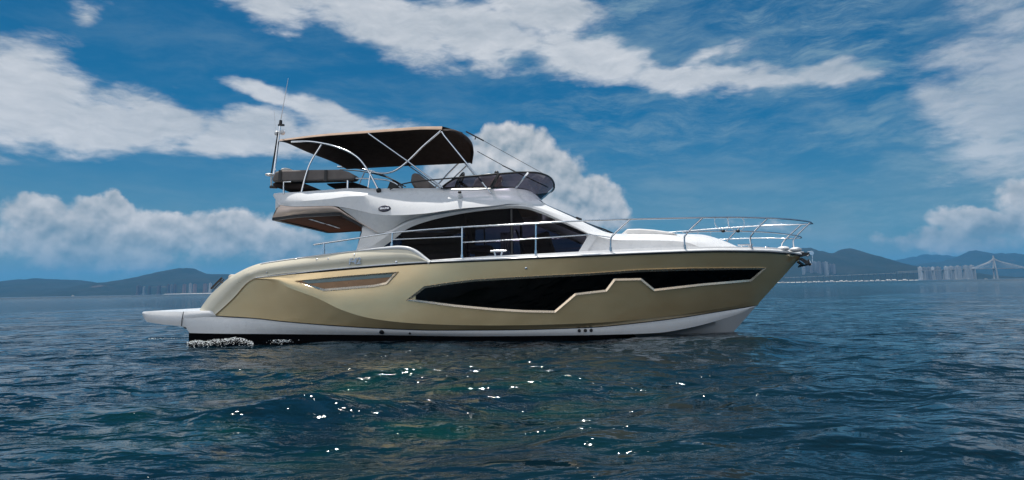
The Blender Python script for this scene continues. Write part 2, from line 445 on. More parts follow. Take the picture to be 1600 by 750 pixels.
# ---------------------------------------------------------------- boat frame: x forward, -y = near (starboard) side, z up from the water
YAW = R(-4.0)
ORG = Vector((0, 13.3, 0))
XB = Vector((math.cos(YAW), math.sin(YAW), 0)); YB = Vector((-math.sin(YAW), math.cos(YAW), 0))
def loc(v):
    d = v - ORG
    return Vector((d.dot(XB), d.dot(YB), d.z))
CL = loc(CAM)
def lray(px, py):
    d = ray(px, py)
    return Vector((d.dot(XB), d.dot(YB), d.z))
def P(px, py, b):
    """boat point seen along a traced line of sight, b metres to starboard of the centre plane"""
    d = lray(px, py)
    return CL + d * ((-b - CL.y) / d.y)
def PZ(px, py, z):
    d = lray(px, py)
    return CL + d * ((z - CL.z) / d.z)
def PB(px, py, fb):
    """b given as a function of (x, z)"""
    q = P(px, py, 1.6)
    for _ in range(8): q = P(px, py, fb(q.x, q.z))
    return q

def curve(pts, n, mode='x', smooth=True):
    """resample traced (px, py, b) keys -> n rows of px, py, b"""
    a = np.array(pts, float)
    if mode == 'x': s = a[:, 0].copy()
    else: s = np.concatenate([[0], np.cumsum(np.hypot(np.diff(a[:, 0]), np.diff(a[:, 1])))])
    q = np.linspace(s[0], s[-1], n)
    f = (lambda y: pchip(s, y, q)) if smooth else (lambda y: np.interp(q, s, y))
    return np.stack([f(a[:, 0]), f(a[:, 1]), f(a[:, 2])], 1)

def loft(mb, A, B, rows, shape=None, mi=0):
    """surface between two resampled curves; shape(t, s) adds to b"""
    out = []
    for i in range(rows + 1):
        s = i / rows; Q = A * (1 - s) + B * s
        out.append([P(q[0], q[1], q[2] + (shape(j / (len(Q) - 1), s) if shape else 0.0)) for j, q in enumerate(Q)])
    mb.grid(out, mi=mi); return out

def mono_cols(poly, step=3.0):
    """columns (px, top, bottom) of an outline that each vertical line cuts once"""
    xs = sorted({round(p[0], 3) for p in poly}); q = set(xs)
    for a, b_ in zip(xs, xs[1:]):
        n = max(1, int((b_ - a) / step))
        for i in range(1, n): q.add(a + (b_ - a) * i / n)
    cols = []
    for x in sorted(q):
        ys = []
        for (x0, y0), (x1, y1) in zip(poly, poly[1:] + poly[:1]):
            if min(x0, x1) - 1e-6 <= x <= max(x0, x1) + 1e-6:
                if abs(x1 - x0) < 1e-6: ys += [y0, y1]
                else: ys.append(y0 + (y1 - y0) * (x - x0) / (x1 - x0))
        if ys: cols.append((x, min(ys), max(ys)))
    return cols

def patch(mb, poly, fpt, rows=5, step=4.0):
    cols = mono_cols([(float(a), float(b_)) for a, b_ in poly], step)
    mb.grid([[fpt(x, y0 + (y1 - y0) * k / rows) for (x, y0, y1) in cols] for k in range(rows + 1)])

def offset_poly(poly, d):
    """outline moved outward by d pixels-worth of the traced plane"""
    n = len(poly); out = []
    area = sum(poly[i][0] * poly[(i + 1) % n][1] - poly[(i + 1) % n][0] * poly[i][1] for i in range(n))
    sg = 1 if area > 0 else -1
    for i in range(n):
        p0, p1, p2 = poly[i - 1], poly[i], poly[(i + 1) % n]
        e1 = Vector((p1[0] - p0[0], p1[1] - p0[1])); e2 = Vector((p2[0] - p1[0], p2[1] - p1[1]))
        if e1.length < 1e-6 or e2.length < 1e-6: out.append(p1); continue
        e1.normalize(); e2.normalize()
        n1 = Vector((e1.y, -e1.x)) * sg; n2 = Vector((e2.y, -e2.x)) * sg
        b_ = n1 + n2; k = max(0.35, b_.length_squared / 2)
        b_ = b_ / k
        out.append((p1[0] + b_.x * d, p1[1] + b_.y * d))
    return out

def dens(poly, step=6.0, closed=True):
    out = []
    seq = list(zip(poly, poly[1:] + poly[:1])) if closed else list(zip(poly, poly[1:]))
    for a, b_ in seq:
        n = max(1, int(math.hypot(b_[0] - a[0], b_[1] - a[1]) / step))
        out += [tuple(a[k] + (b_[k] - a[k]) * i / n for k in range(len(a))) for i in range(n)]
    if not closed: out.append(tuple(poly[-1]))
    return out

def spl(pts, n=24):
    """smooth run of 3-D points through keys"""
    a = np.array([tuple(p) for p in pts], float)
    s = np.concatenate([[0], np.cumsum(np.linalg.norm(np.diff(a, axis=0), axis=1))])
    q = np.linspace(0, s[-1], n)
    return [Vector((x, y, z)) for x, y, z in zip(pchip(s, a[:, 0], q), pchip(s, a[:, 1], q), pchip(s, a[:, 2], q))]

class Surf:
    """finds where a line of sight meets a built surface (near side)"""
    def __init__(s, mb): s.t = BVHTree.FromPolygons([Vector(v) for v in mb.v], mb.f)
    def __call__(s, px, py, off=0.0):
        d = lray(px, py).normalized()
        h, n, _, _ = s.t.ray_cast(CL, d)
        if h is None:
            for dx, dy in ((0, 2), (0, -2), (-3, 0), (3, 0), (0, 6), (0, -6), (-8, 0), (8, 0)):
                h, n, _, _ = s.t.ray_cast(CL, lray(px + dx, py + dy).normalized())
                if h is not None: break
            if h is None: return P(px, py, 1.6)
            k = lray(px, py); h = CL + k * ((h.y - CL.y) / k.y)
        return h + Vector((0, -off, 0))
    def frame(s, px, py):
        d = lray(px, py).normalized(); h, n, _, _ = s.t.ray_cast(CL, d)
        if h is None: h = P(px, py, 1.7); n = Vector((0, -1, 0))
        if n.dot(d) > 0: n = -n
        return h, n

def mir(v): return Vector((v[0], -v[1], v[2]))

def text_mesh(txt, size, depth, name, material, parent, pos, normal, xdir, shear=0.0, bold=0.0):
    cu = bpy.data.curves.new(name, 'FONT'); cu.body = txt; cu.size = size; cu.extrude = depth; cu.align_x = 'CENTER'; cu.align_y = 'CENTER'
    cu.shear = shear; cu.offset = bold
    to = bpy.data.objects.new(name, cu); COL.objects.link(to)
    dg = bpy.context.evaluated_depsgraph_get()
    me = bpy.data.meshes.new_from_object(to.evaluated_get(dg))
    bpy.data.objects.remove(to); bpy.data.curves.remove(cu)
    me.materials.clear(); me.materials.append(MAT[material])
    o = bpy.data.objects.new(name, me); link(o, parent)
    z = Vector(normal).normalized(); x = Vector(xdir); x = (x - z * x.dot(z)).normalized(); y = z.cross(x)
    o.matrix_local = Matrix(((x.x, y.x, z.x, pos[0]), (x.y, y.y, z.y, pos[1]), (x.z, y.z, z.z, pos[2]), (0, 0, 0, 1)))
    return o
# ---------------------------------------------------------------- open water
def build_water():
    rng = np.random.default_rng(11)
    N = 110
    L = np.exp(rng.uniform(np.log(0.24), np.log(5.5), N))
    th = R(-78) + rng.normal(0, 0.62, N)          # running mostly towards the viewer
    slope = 0.135 * math.sqrt(2 / N) * np.where(L > 2.0, 0.55, 1.0)
    amp = slope * L / (2 * math.pi); k = 2 * math.pi / L
    ph = rng.uniform(0, 2 * math.pi, N)
    def axis(lo, hi, step, far, grow):
        a = list(np.arange(lo, hi + 1e-6, step)); s = step
        up = [hi]
        while up[-1] < far: s *= grow; up.append(up[-1] + s)
        s = step; dn = [lo]
        while dn[-1] > -far: s *= grow; dn.append(dn[-1] - s)
        return np.array(sorted(set(dn[1:] + a + up[1:])))
    xs = axis(-9.5, 9.5, 0.042, 13000, 1.09)
    near = [2.6]; s = 0.026
    while near[-1] < 13200:
        s = max(0.026, 0.0065 * (near[-1] - 0.5)) if near[-1] < 40 else s * 1.09
        near.append(near[-1] + s)
    s = 0.05; dn = [2.6]
    while dn[-1] > -400: s *= 1.15; dn.append(dn[-1] - s)
    ys = np.array(sorted(set(dn[1:] + near)))
    X, Y = np.meshgrid(xs, ys)
    cx = np.gradient(xs)[None, :] * np.ones_like(X); cy = np.gradient(ys)[:, None] * np.ones_like(X)
    Z = np.zeros_like(X); DX = np.zeros_like(X); DY = np.zeros_like(X)
    for i in range(N):
        cell = np.maximum(cx * abs(math.cos(th[i])), cy * abs(math.sin(th[i])))
        w = np.clip((L[i] / np.maximum(cell, 1e-6) - 3) / 3, 0, 1)
        p = k[i] * (X * math.cos(th[i]) + Y * math.sin(th[i])) + ph[i]
        Z += w * amp[i] * np.cos(p)
        q = 0.75 * w * amp[i] * np.sin(p)
        DX -= q * math.cos(th[i]); DY -= q * math.sin(th[i])
    ch = 0.70 + 0.50 * np.exp(-((X - 0.3) / 5.6) ** 4 - ((Y - 7.4) / 4.6) ** 4)     # water stirred up by the boat
    Z *= ch; DX *= np.minimum(ch, 1.25); DY *= np.minimum(ch, 1.25)
    # calmer right along the hull, a steeper wake crest in front of the quarter
    def bump(px, py, sx, sy, rot, a):
        c_ = RAYW(px, py); dx = X - c_.x; dy = Y - c_.y
        u = dx * math.cos(rot) + dy * math.sin(rot); v = -dx * math.sin(rot) + dy * math.cos(rot)
        return a * np.exp(-(u / sx) ** 2 - (v / sy) ** 2)
    Z += bump(470, 650, 0.75, 0.22, R(14), 0.13) + bump(640, 632, 0.9, 0.26, R(8), 0.055) + bump(250, 560, 1.6, 0.35, R(6), 0.05) + bump(350, 540, 0.9, 0.25, R(3), 0.05)
    lx = (X - ORG0[0]) * math.cos(R(-4)) + (Y - ORG0[1]) * math.sin(R(-4)); ly = -(X - ORG0[0]) * math.sin(R(-4)) + (Y - ORG0[1]) * math.cos(R(-4))
    Z += 0.045 * np.exp(-((ly + 2.05) / 0.45) ** 2) * np.exp(-((lx + .5) / 5.2) ** 6) * (1 + .5 * np.sin(lx * 2.3) * np.sin(lx * .9 + 1))
    # trough and ridges trailing off the bow
    Z += bump(1190, 535, 0.9, 0.3, R(-12), 0.07)
    V = np.stack([X + DX, Y + DY, Z], -1).reshape(-1, 3)
    n, m_ = X.shape
    idx = np.arange(n * m_).reshape(n, m_)
    F = np.stack([idx[:-1, :-1], idx[:-1, 1:], idx[1:, 1:], idx[1:, :-1]], -1).reshape(-1, 4)
    me = bpy.data.meshes.new('water')
    me.vertices.add(len(V)); me.vertices.foreach_set('co', V.astype(np.float32).ravel())
    me.loops.add(F.size); me.loops.foreach_set('vertex_index', F.astype(np.int32).ravel())
    me.polygons.add(len(F)); me.polygons.foreach_set('loop_start', np.arange(0, F.size, 4, dtype=np.int32))
    me.polygons.foreach_set('use_smooth', np.ones(len(F), dtype=bool))
    me.update(calc_edges=True); me.validate()
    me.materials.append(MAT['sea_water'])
    o = bpy.data.objects.new('water', me); link(o); tag(o, kind='structure')
    def height(x, y):
        z = 0.0
        for i in range(N): z += amp[i] * math.cos(k[i] * (x * math.cos(th[i]) + y * math.sin(th[i])) + ph[i])
        return z
    return height

def RAYW(px, py):
    d = ray(px, py); t = -CAM.z / d.z
    return CAM + d * t

ORG0 = (0.0, 13.3)
wave_h = build_water()

# ---------------------------------------------------------------- hills beyond the water
def mat_hill():
    m, t, p = mat('hillside')
    g = t.n('ShaderNodeNewGeometry').outputs['Position']
    a = t.noise(g, 0.004, 8, 0.65); b_ = t.noise(g, 0.02, 6, 0.7)
    c1 = t.mix(t.lin(a, 0.35, 0.65), (0.012, 0.018, 0.014, 1), (0.026, 0.028, 0.022, 1))
    c1 = t.mix(t.lin(b_, 0.4, 0.7, 0, 0.5), c1, (0.008, 0.014, 0.010, 1))
    bare = t.ss(t.noise(t.mapping(g, scale=(1, 1, 5)), 0.0016, 5, 0.6), 0.66, 0.72)
    t.put(p.inputs['Base Color'], t.mix(t.m('MULTIPLY', bare, 0.7), c1, (0.12, 0.09, 0.085, 1)))
    p.inputs['Roughness'].default_value = 0.95; p.inputs['Specular IOR Level'].default_value = 0.1
mat_hill()
random.seed(5)
def vnoise(x, y, seed=0):
    from mathutils import noise as nz
    return nz.fractal(Vector((x, y, seed * 7.13)), 0.9, 2.1, 6, noise_basis='PERLIN_ORIGINAL')
def hills(name, prof, Y, depth, seed, ext=None):
    """ridge whose crest passes the traced profile at distance Y; slopes fall away towards and beyond the shore"""
    px = [p[0] for p in prof]
    pts = [at_dist(a, b_, Y) for a, b_ in prof]
    xs = [p.x for p in pts]; zs = [max(0.0, p.z) for p in pts]
    nx, ny = 170, 34
    q = np.linspace(xs[0], xs[-1], nx); zz = pchip(xs, zs, q)
    rows = []
    for j in range(ny):
        v = j / (ny - 1) * 2 - 1                    # -1 near shore .. 0 crest .. 1 back
        row = []
        for i in range(nx):
            k = (1 - abs(v)) ** 0.85 if v < 0 else (1 - v) ** 1.1
            nn = vnoise(q[i] / 420, (Y + v * depth) / 420, seed)
            e = min(1.0, min(i, nx - 1 - i) / 10)
            h = zz[i] * (k + nn * 0.30 * (1 - k) * (abs(v) ** 0.3) * e) + vnoise(q[i] / 90, v * depth / 90, seed + 3) * 5 * min(1, zz[i] / 40)
            h += (vnoise(q[i] / 150, 0, seed + 5) * .05 + vnoise(q[i] / 45, 0, seed + 6) * .018) * zz[i] * (1 - abs(v))
            if abs(v) == 1: h = -2
            row.append((q[i] * (1 + v * depth / Y * 0.0), Y + v * depth, max(h, -2)))
        rows.append(row)
    mb = MB(); mb.grid(rows)
    o = mb.build(name, 'hillside', smooth=60); tag(o, kind='structure'); return o
hills('hills', [(-420, 462), (-260, 446), (-120, 448), (0, 442.5), (22, 438), (50, 434.5), (95, 436), (120, 437), (150, 443.5), (160, 444), (185, 442), (205, 440.5), (232, 431), (250, 428), (275, 420.5), (285, 418.3), (300, 418.6), (312, 426), (325, 427.5), (350, 427.5), (380, 433), (420, 438), (480, 446), (560, 450)], 6200, 1500, 1)
hills('hills', [(470, 451), (620, 441), (800, 436), (960, 438), (1090, 424), (1160, 405), (1210, 392), (1232, 390), (1248, 386.5), (1262, 386), (1280, 391.5), (1298, 395), (1312, 391), (1324, 388), (1338, 390), (1352, 397), (1370, 404.5), (1384, 409), (1400, 413), (1420, 416.5), (1436, 420), (1460, 428), (1500, 436)], 5600, 1100, 2)
hills('hills', [(1290, 428), (1350, 412), (1380, 408.5), (1420, 402), (1450, 397), (1474, 398.5), (1500, 401), (1530, 410), (1580, 418), (1640, 424)], 11500, 1600, 3)
hills('hills', [(1380, 433), (1440, 412), (1475, 407), (1500, 400), (1512, 394), (1522, 391), (1535, 395), (1550, 396.5), (1575, 395), (1600, 397), (1660, 390), (1750, 384), (1900, 402), (2050, 425)], 8600, 1500, 4)

# ---------------------------------------------------------------- far shore: tower blocks, bridge, viaduct, rafts
def tower(px0, px1, ptop, Y, body, label, group=None, wings=2):
    a = at_dist(px0, ptop, Y); b_ = at_dist(px1, ptop, Y); w = abs(b_.x - a.x); h = a.z; cx = (a.x + b_.x) / 2
    mb = MB()
    d = 22
    mb.box((0, 0, h / 2), (w, d * 0.55, h)); mb.box((0, 0, h / 2 - 1), (w * 0.52, d, h - 2)); mb.box((0, -1, 4), (w * 1.15, d * 1.1, 8))
    mb.box((0, 0, h + 2.5), (w * 0.3, d * 0.3, 5))
    o = mb.build('tower_block', body, smooth=0); o.location = (cx, Y, 0); tag(o, label, 'building', group)
    return o
tower(1434.5, 1440, 417.5, 4300, 'facade_white', 'bright white slab tower at the left end of the waterfront blocks by the bridge', wings=1)
def _pos(i): return ['first', 'second', 'third', 'fourth', 'fifth', 'sixth', 'seventh', 'eighth', 'ninth', 'tenth', 'eleventh', 'twelfth', 'thirteenth'][i]
for i, (x0, x1, yt, b_) in enumerate([(1441, 1447, 418, 'concrete_grey'), (1448, 1454, 417.8, 'concrete_grey'), (1455, 1459, 417.6, 'facade_white'), (1461, 1469, 417.3, 'concrete_grey'), (1475, 1480, 416.6, 'facade_white'), (1481, 1490, 416.4, 'concrete_pale'), (1491, 1501, 416.0, 'concrete_pale'), (1504, 1512, 415.2, 'concrete_pale'), (1513, 1521, 415.0, 'concrete_pale')]):
    tower(x0, x1, yt, 4300 + (i % 3) * 40, b_, _pos(i) + ' waterfront tower block to the right of the bright white slab tower', 'waterfront tower blocks by the bridge')
for i, (x0, x1, yt) in enumerate([(1253, 1257, 414), (1258, 1264, 412.5), (1265, 1269, 411), (1270, 1275, 409), (1276, 1282, 409), (1284, 1287, 410), (1287.5, 1293, 409.5), (1295, 1299, 413), (1300, 1304.5, 413)]):
    tower(x0, x1, yt, 4750 + (i % 2) * 60, 'facade_hazed' if i % 3 else 'concrete_grey', _pos(i) + ' pale tower block from the left below the hill beside the bow', 'tower blocks under the wooded hill')
for i, (x0, x1, yt, b_) in enumerate([(214, 218.5, 446.5, 'facade_hazed_brown'), (219.5, 222, 447, 'facade_hazed_brown'), (224, 228, 448, 'concrete_grey'), (232, 236, 447.5, 'facade_hazed_brown'), (246, 251, 446.5, 'facade_hazed_brown'), (262, 265.5, 444.5, 'facade_hazed_brown'), (266.5, 270, 445, 'facade_hazed'), (272, 276, 444.5, 'facade_hazed_brown'), (286, 290.5, 444, 'facade_hazed_brown'), (296, 299, 443, 'concrete_grey'), (302, 307, 444, 'facade_hazed_brown'), (318, 324, 443.5, 'facade_hazed_brown'), (327, 330.5, 442.5, 'concrete_grey')]):
    tower(x0, x1, yt, 4650 + (i % 2) * 50, b_, _pos(i) + ' hazy tower block from the left below the far mountain behind the stern', 'tower blocks under the far mountain')

def bridge():
    Y = 3700
    root = empty('cable_stayed_bridge', (at_dist(1556, 433, Y).x, Y, 0)); tag(root, 'pale cable stayed bridge with one pylon fanning its stays over the channel', 'bridge')
    O = Vector(root.location)
    def q(px, py): return at_dist(px, py, Y) - O
    z_deck = q(1556, 419.5).z; z_top = q(1553, 400.0).z + 2
    mb = MB()
    for s in (-1, 1):
        mb.tube([(0, s * 13, -4), (0, s * 11, z_deck), (0, s * 2.0, z_top * 0.82), (0, s * 1.6, z_top)], [5.0, 4.2, 3.6, 3.0], seg=6)
    mb.box((0, 0, z_deck - 5), (6, 24, 4)); mb.box((0, 0, -1), (24, 34, 5))
    mb.build('pylon', 'bridge_concrete', root)
    x0 = q(1400, 420).x; x1 = q(2200, 420).x
    def dk(x): return z_deck - max(0.0, (-x - 150)) * 0.018
    mb = MB(); rows = []
    for z_, y_ in ((-2.2, -12), (1.2, -13), (1.2, 13), (-2.2, 12)):
        rows.append([(x, y_, dk(x) + z_) for x in np.linspace(x0, x1, 60)])
    mb.grid(rows, close_v=True); mb.build('deck', 'bridge_concrete', root)
    for px in (1444, 1459, 1475, 1491, 1507, 1523, 1660, 1740):
        mb = MB(); x = q(px, 430).x
        for s in (-1, 1): mb.box((x, s * 7, dk(x) / 2 - 3), (5, 4, dk(x) + 1))
        mb.box((x, 0, dk(x) - 4), (6, 22, 3.2)); mb.build('pier', 'bridge_concrete', root)
    for s in (-1, 1):
        for sx in (-1, 1):
            for k in range(14):
                x = sx * (18 + k * (13.5 if sx > 0 else 9.5))
                mb = MB(); mb.tube([(0, s * 2, z_top * (0.97 - 0.012 * k)), (x, s * 11, dk(x) + 1)], 0.30, seg=4, cap=False)
                mb.build('stay_cable', 'bridge_concrete', root)
bridge()

def viaduct():
    Y = 4050
    a = at_dist(1225, 434.0, Y); b_ = at_dist(1436, 425.2, Y)
    root = empty('viaduct', (a.x, Y, 0)); tag(root, 'long low pale viaduct running along the foot of the wooded hill to the bridge', 'bridge')
    mb = MB(); n = 40; rows = []
    W_ = b_.x - a.x
    for z_, y_ in ((-1.4, -8), (1.4, -8.5), (1.4, 8.5), (-1.4, 8)):
        rows.append([(W_ * i / n, y_, a.z + (b_.z - a.z) * i / n + z_) for i in range(n + 1)])
    mb.grid(rows, close_v=True); mb.build('deck', 'bridge_concrete', root)
    for i in range(1, 24):
        z = a.z + (b_.z - a.z) * i / 24
        p_ = MB(); p_.box((W_ * i / 24, 0, z / 2 - 2), (2.2, 6, z + 2)); p_.box((W_ * i / 24, 0, z - 2.4), (3.0, 14, 1.8)); p_.build('pier', 'pier_dark', root)
viaduct()

def shore(px0, py0, px1, py1, Y, label, h):
    a = at_dist(px0, py0, Y); b_ = at_dist(px1, py1, Y); rows = []
    for dy, z in ((-30, -1.5), (-12, h * 0.5), (10, h), (60, h * 1.1), (300, h * 1.4)):
        rows.append([(a.x + (b_.x - a.x) * i / 60, Y + dy + 8 * vnoise(i * 0.31, dy * .1, 9), z * (1 + .25 * vnoise(i * .5, dy * .1, 4))) for i in range(61)])
    mb = MB(); mb.grid(rows); o = mb.build('shore', 'shore_sand', smooth=50); tag(o, kind='structure')
shore(258, 460.5, 430, 459, 4450, '', 2.2)
shore(1160, 440, 1440, 434, 4400, '', 3.0)

def raft(px, w, Y, label, group=None, hut=True, tall=False):
    c_ = at_dist(px, 438, Y); s = w * Y / F_PX
    root = empty('fishing_raft', (c_.x, Y, 0)); tag(root, label, 'raft', group)
    mb = MB()
    for k in (-1, 0, 1): mb.tube([(-s / 2, k * 2.2, 0.35), (s / 2, k * 2.2, 0.35)], 0.45, seg=6)
    mb.box((0, 0, 0.95), (s, 6, 0.25)); mb.build('deck', 'bridge_concrete', root)
    hb = MB(); hx = s * (0.18 if hut else -0.2); hw = s * (0.5 if tall else 0.36); hh = 3.0 if tall else 1.9
    hb.box((hx, 0.5, 1.1 + hh / 2), (hw, 4, hh))
    hb.build('hut', 'raft_white', root, smooth=0)
    rb = MB(); z = 1.12 + hh
    rb.grid([[(hx - hw * .6, -2.2, z), (hx + hw * .6, -2.2, z)], [(hx - hw * .6, .5, z + .9), (hx + hw * .6, .5, z + .9)], [(hx - hw * .6, 3.2, z), (hx + hw * .6, 3.2, z)]])
    rb.build('roof', 'raft_white', root, smooth=0, solid=0.15)
    pb = MB()
    for x in np.linspace(-s * .46, s * .46, 5): pb.tube([(x, -2.8, 1.0), (x, -2.8, 2.1)], 0.1, seg=5)
    pb.tube([(-s * .46, -2.8, 2.1), (s * .46, -2.8, 2.1)], 0.09, seg=5); pb.build('railing', 'steel', root)
for i, (px, w, tall) in enumerate([(1260, 6, 0), (1270.5, 8, 0), (1280.5, 7, 0), (1290.5, 8, 0), (1301, 8, 1), (1313, 8, 1), (1324, 8, 0), (1336, 9, 0), (1348, 8, 0), (1360, 8, 0), (1373, 8, 1), (1386, 10, 1), (1399, 11, 1), (1412, 9, 1)]):
    raft(px, w, 2250 + (i % 2) * 14, ['first', 'second', 'third', 'fourth', 'fifth', 'sixth', 'seventh', 'eighth', 'ninth', 'tenth', 'eleventh', 'twelfth', 'thirteenth', 'last'][i] + ' white fishing raft, counted from the bow, in the row below the wooded hill', 'fishing rafts moored in a row off the far shore', hut=bool(i % 2), tall=bool(tall))

def small_boat(px, Y, w, label, cabin=True, hullm='raft_white'):
    c_ = at_dist(px, 438, Y); s = w * Y / F_PX
    root = empty('work_boat', (c_.x, Y, 0)); tag(root, label, 'boat', 'small boats near the far shore')
    mb = MB(); rows = []
    for z, k, f in ((-.3, .55, .8), (.5, .85, .92), (1.4, 1.0, 1.0)):
        rows.append([(-s / 2 * f, -1.6 * k, z), (s * .25 * f, -1.6 * k, z), (s / 2 * f, 0, z * 1.25), (s * .25 * f, 1.6 * k, z), (-s / 2 * f, 1.6 * k, z)])
    mb.grid(rows, close_u=True); mb.face(rows[-1]); mb.build('hull', hullm, root, smooth=0)
    cb = MB(); cb.box((-s * .12, 0, 2.3), (s * .3, 2.2, 1.9)); cb.box((-s * .12, 0, 3.35), (s * .36, 2.6, .2)); cb.tube([(-s * .12, 0, 3.4), (-s * .12, 0, 5.4)], .08, 5); cb.build('wheelhouse', 'raft_white', root, smooth=0)
small_boat(1514, 2500, 5, 'white work boat on the water under the bridge deck piers')
small_boat(1541, 2600, 5, 'pale work boat on the water just left of the bridge pylon')
small_boat(1496, 2500, 7, 'low pale work boat left of the bridge piers below the tower blocks')
small_boat(116, 1900, 5, 'lone small white boat on open water below the left mountains')
small_boat(1224, 1500, 11, 'long white barge at the water line just ahead of the yacht bow')

# ---------------------------------------------------------------- air
def haze():
    mb = MB(); mb.box((0, 3000, 284), (32000, 26000, 600))
    m = bpy.data.materials.new('haze_air'); m.use_nodes = True; MAT['haze_air'] = m
    t = NT(m.node_tree); m.node_tree.nodes.remove(m.node_tree.nodes['Principled BSDF'])
    v = t.n('ShaderNodeVolumePrincipled'); v.inputs['Color'].default_value = (0.11, 0.44, 0.86, 1); v.inputs['Density'].default_value = HAZE
    v.inputs['Anisotropy'].default_value = 0.15
    t.put(m.node_tree.nodes['Material Output'].inputs['Volume'], v.outputs[0])
    o = mb.build('haze', 'haze_air', smooth=0); tag(o, 'pale blue sea haze over the whole bay', None, None, 'stuff')
    o.visible_shadow = True
HAZE = 0.00007
haze()
# ---------------------------------------------------------------- the yacht
yacht = empty('motor_yacht', tuple(ORG), YAW)
tag(yacht, 'champagne gold and white flybridge motor yacht with brown bimini lying broadside on the water', 'yacht')
NH = 150
T_ = curve([(336, 492, 1.80), (364, 466, 1.84), (391, 438, 1.90), (399.5, 435, 1.92), (530, 420.6, 1.98), (672, 410.6, 2.05), (760, 407, 2.07), (872, 401.8, 2.02), (1040, 394.8, 1.66), (1128, 392.4, 1.22), (1192, 393.2, .74), (1230, 395.5, .33), (1249.6, 398, .08), (1253, 399.5, 0)], NH)
K_ = curve([(336, 492.3, 1.80), (364, 467, 1.845), (391, 439.5, 1.905), (399.5, 437, 1.93), (431.7, 440.5, 2.0), (449, 448.5, 2.03), (493, 464.7, 2.055), (536, 485, 2.07), (575, 496.5, 2.07), (620, 503, 2.07), (680, 506.8, 2.03), (770, 508.6, 1.97), (920, 505, 1.70), (1000, 499, 1.40), (1064, 491.5, 1.05), (1134, 480.5, .52), (1170, 474.5, .20), (1187, 472, 0)], NH)
G_ = curve([(336, 493, 1.80), (400, 497, 1.88), (440, 501.4, 1.92), (500, 506.5, 1.95), (596, 512.5, 1.96), (680, 515.2, 1.94), (770, 515, 1.88), (920, 511, 1.60), (1000, 503.6, 1.31), (1064, 495.6, .97), (1134, 484.4, .46), (1168, 479, .17), (1184, 476.4, 0)], NH)
flare = lambda t, s: -0.03 * math.sin(math.pi * s) * max(0.0, (t - 0.55) / 0.45) * max(0.0, 1 - ((t - 0.55) / 0.45) ** 4) + 0.035 * math.sin(math.pi * s) * max(0.0, 1 - t / 0.6)
hb = MB(); loft(hb, T_, K_, 12, flare); hull_near = MB(); hull_near.v = list(hb.v); hull_near.f = list(hb.f)
kb = MB(); loft(kb, K_, G_, 3)
b0 = len(hull_near.v); hull_near.v += kb.v; hull_near.f += [tuple(b0 + i for i in f) for f in kb.f]
HULL = Surf(hull_near)
hm = MB(); hm.v = list(hull_near.v); hm.f = list(hull_near.f); hm.mi = [0] * len(hm.f)
hm.mirror()
hull = hm.build('hull', 'gold_paint', yacht, smooth=8)
for p_ in hull.data.polygons: p_.use_smooth = True
hull.cycles.shadow_terminator_geometry_offset = 0.3
hull.cycles.shadow_terminator_offset = 0.2
# dark seam under the gold, then the white band
sb = MB(); G2 = G_.copy(); G2[:, 1] += 1.3; G2[:, 2] = np.maximum(G2[:, 2] - .012, 0); loft(sb, G_, G2, 1); sb.mirror(); sb.build('seam', 'black_rubber', yacht)
W_ = curve([(284, 510, 1.76), (291, 511.5, 1.77), (295, 520.2, 1.775), (440, 522, 1.82), (596, 523.6, 1.86), (740, 525.4, 1.83), (920, 523.6, 1.56), (1000, 521.5, 1.27), (1029, 520, 1.13), (1080, 511.5, .83), (1134, 497, .43), (1160, 488.5, .22), (1181, 478.5, 0)], NH)
B_ = curve([(284, 488.5, 1.76), (292, 489.5, 1.77), (322, 490.5, 1.785), (336, 494, 1.785), (400, 498.2, 1.86), (440, 502.6, 1.90), (500, 507.7, 1.93), (596, 513.7, 1.94), (680, 516.4, 1.92), (770, 516.2, 1.86), (920, 512.2, 1.58), (1000, 504.8, 1.29), (1064, 496.8, .95), (1134, 485.6, .44), (1168, 480, .15), (1183, 477.4, 0)], NH)
wb = MB(); loft(wb, B_, W_, 4, lambda t, s: 0.02 * math.sin(math.pi * s)); WHITE = Surf(wb); wb.mirror(); wb.build('boot_band', 'white_gelcoat', yacht, smooth=50)
# underwater body: band edge to keel
stem = [P(1181, 478.5, .0), P(1166, 496, 0), P(1150, 514.5, 0), P(1128, 536, 0)]
kx = stem[-1].x
rows = []
Wp = [P(295, 518, 1.772)] + [P(*q) for q in W_ if q[0] > 295.5]; NW = len(Wp)
def keel(x):
    if x > kx:
        zs = [p.z for p in stem][::-1]; xs_ = [p.x for p in stem][::-1]
        return float(np.interp(x, xs_, zs))
    return float(np.interp(x, [-5.4, 0, 2.5, kx], [-.38, -.45, -.42, stem[-1].z]))
sx0, sx1 = Wp[0].x, Wp[-1].x
for s in (0, .15, .35, .6, .8, 1.0):
    row = []
    for j, p in enumerate(Wp):
        t = (p.x - Wp[0].x) / (Wp[-1].x - Wp[0].x)
        xk = sx0 + (sx1 - sx0) * t
        k = Vector((xk, 0, keel(xk)))
        w = max(0.0, min(1.0, (2.2 - p.x) / 1.6))
        v = Vector((p.x, p.y * .985, p.z - .34 * w))
        row.append(p.lerp(v, min(1, s / .15)) if s <= .15 else v.lerp(k, (s - .15) / .85))
    rows.append(row)
ub = MB(); ub.grid(rows); ub.mirror(); ub.build('underbody', 'bottom_paint', yacht, smooth=40)
# transom
tb = MB(); a, b_, c_ = P(284, 488.5, 1.76), P(284, 510, 1.76), Vector((sx0, 0, keel(sx0)))
tb.face([a, b_, c_, mir(b_), mir(a)]); tb.build('transom', 'white_gelcoat', yacht)

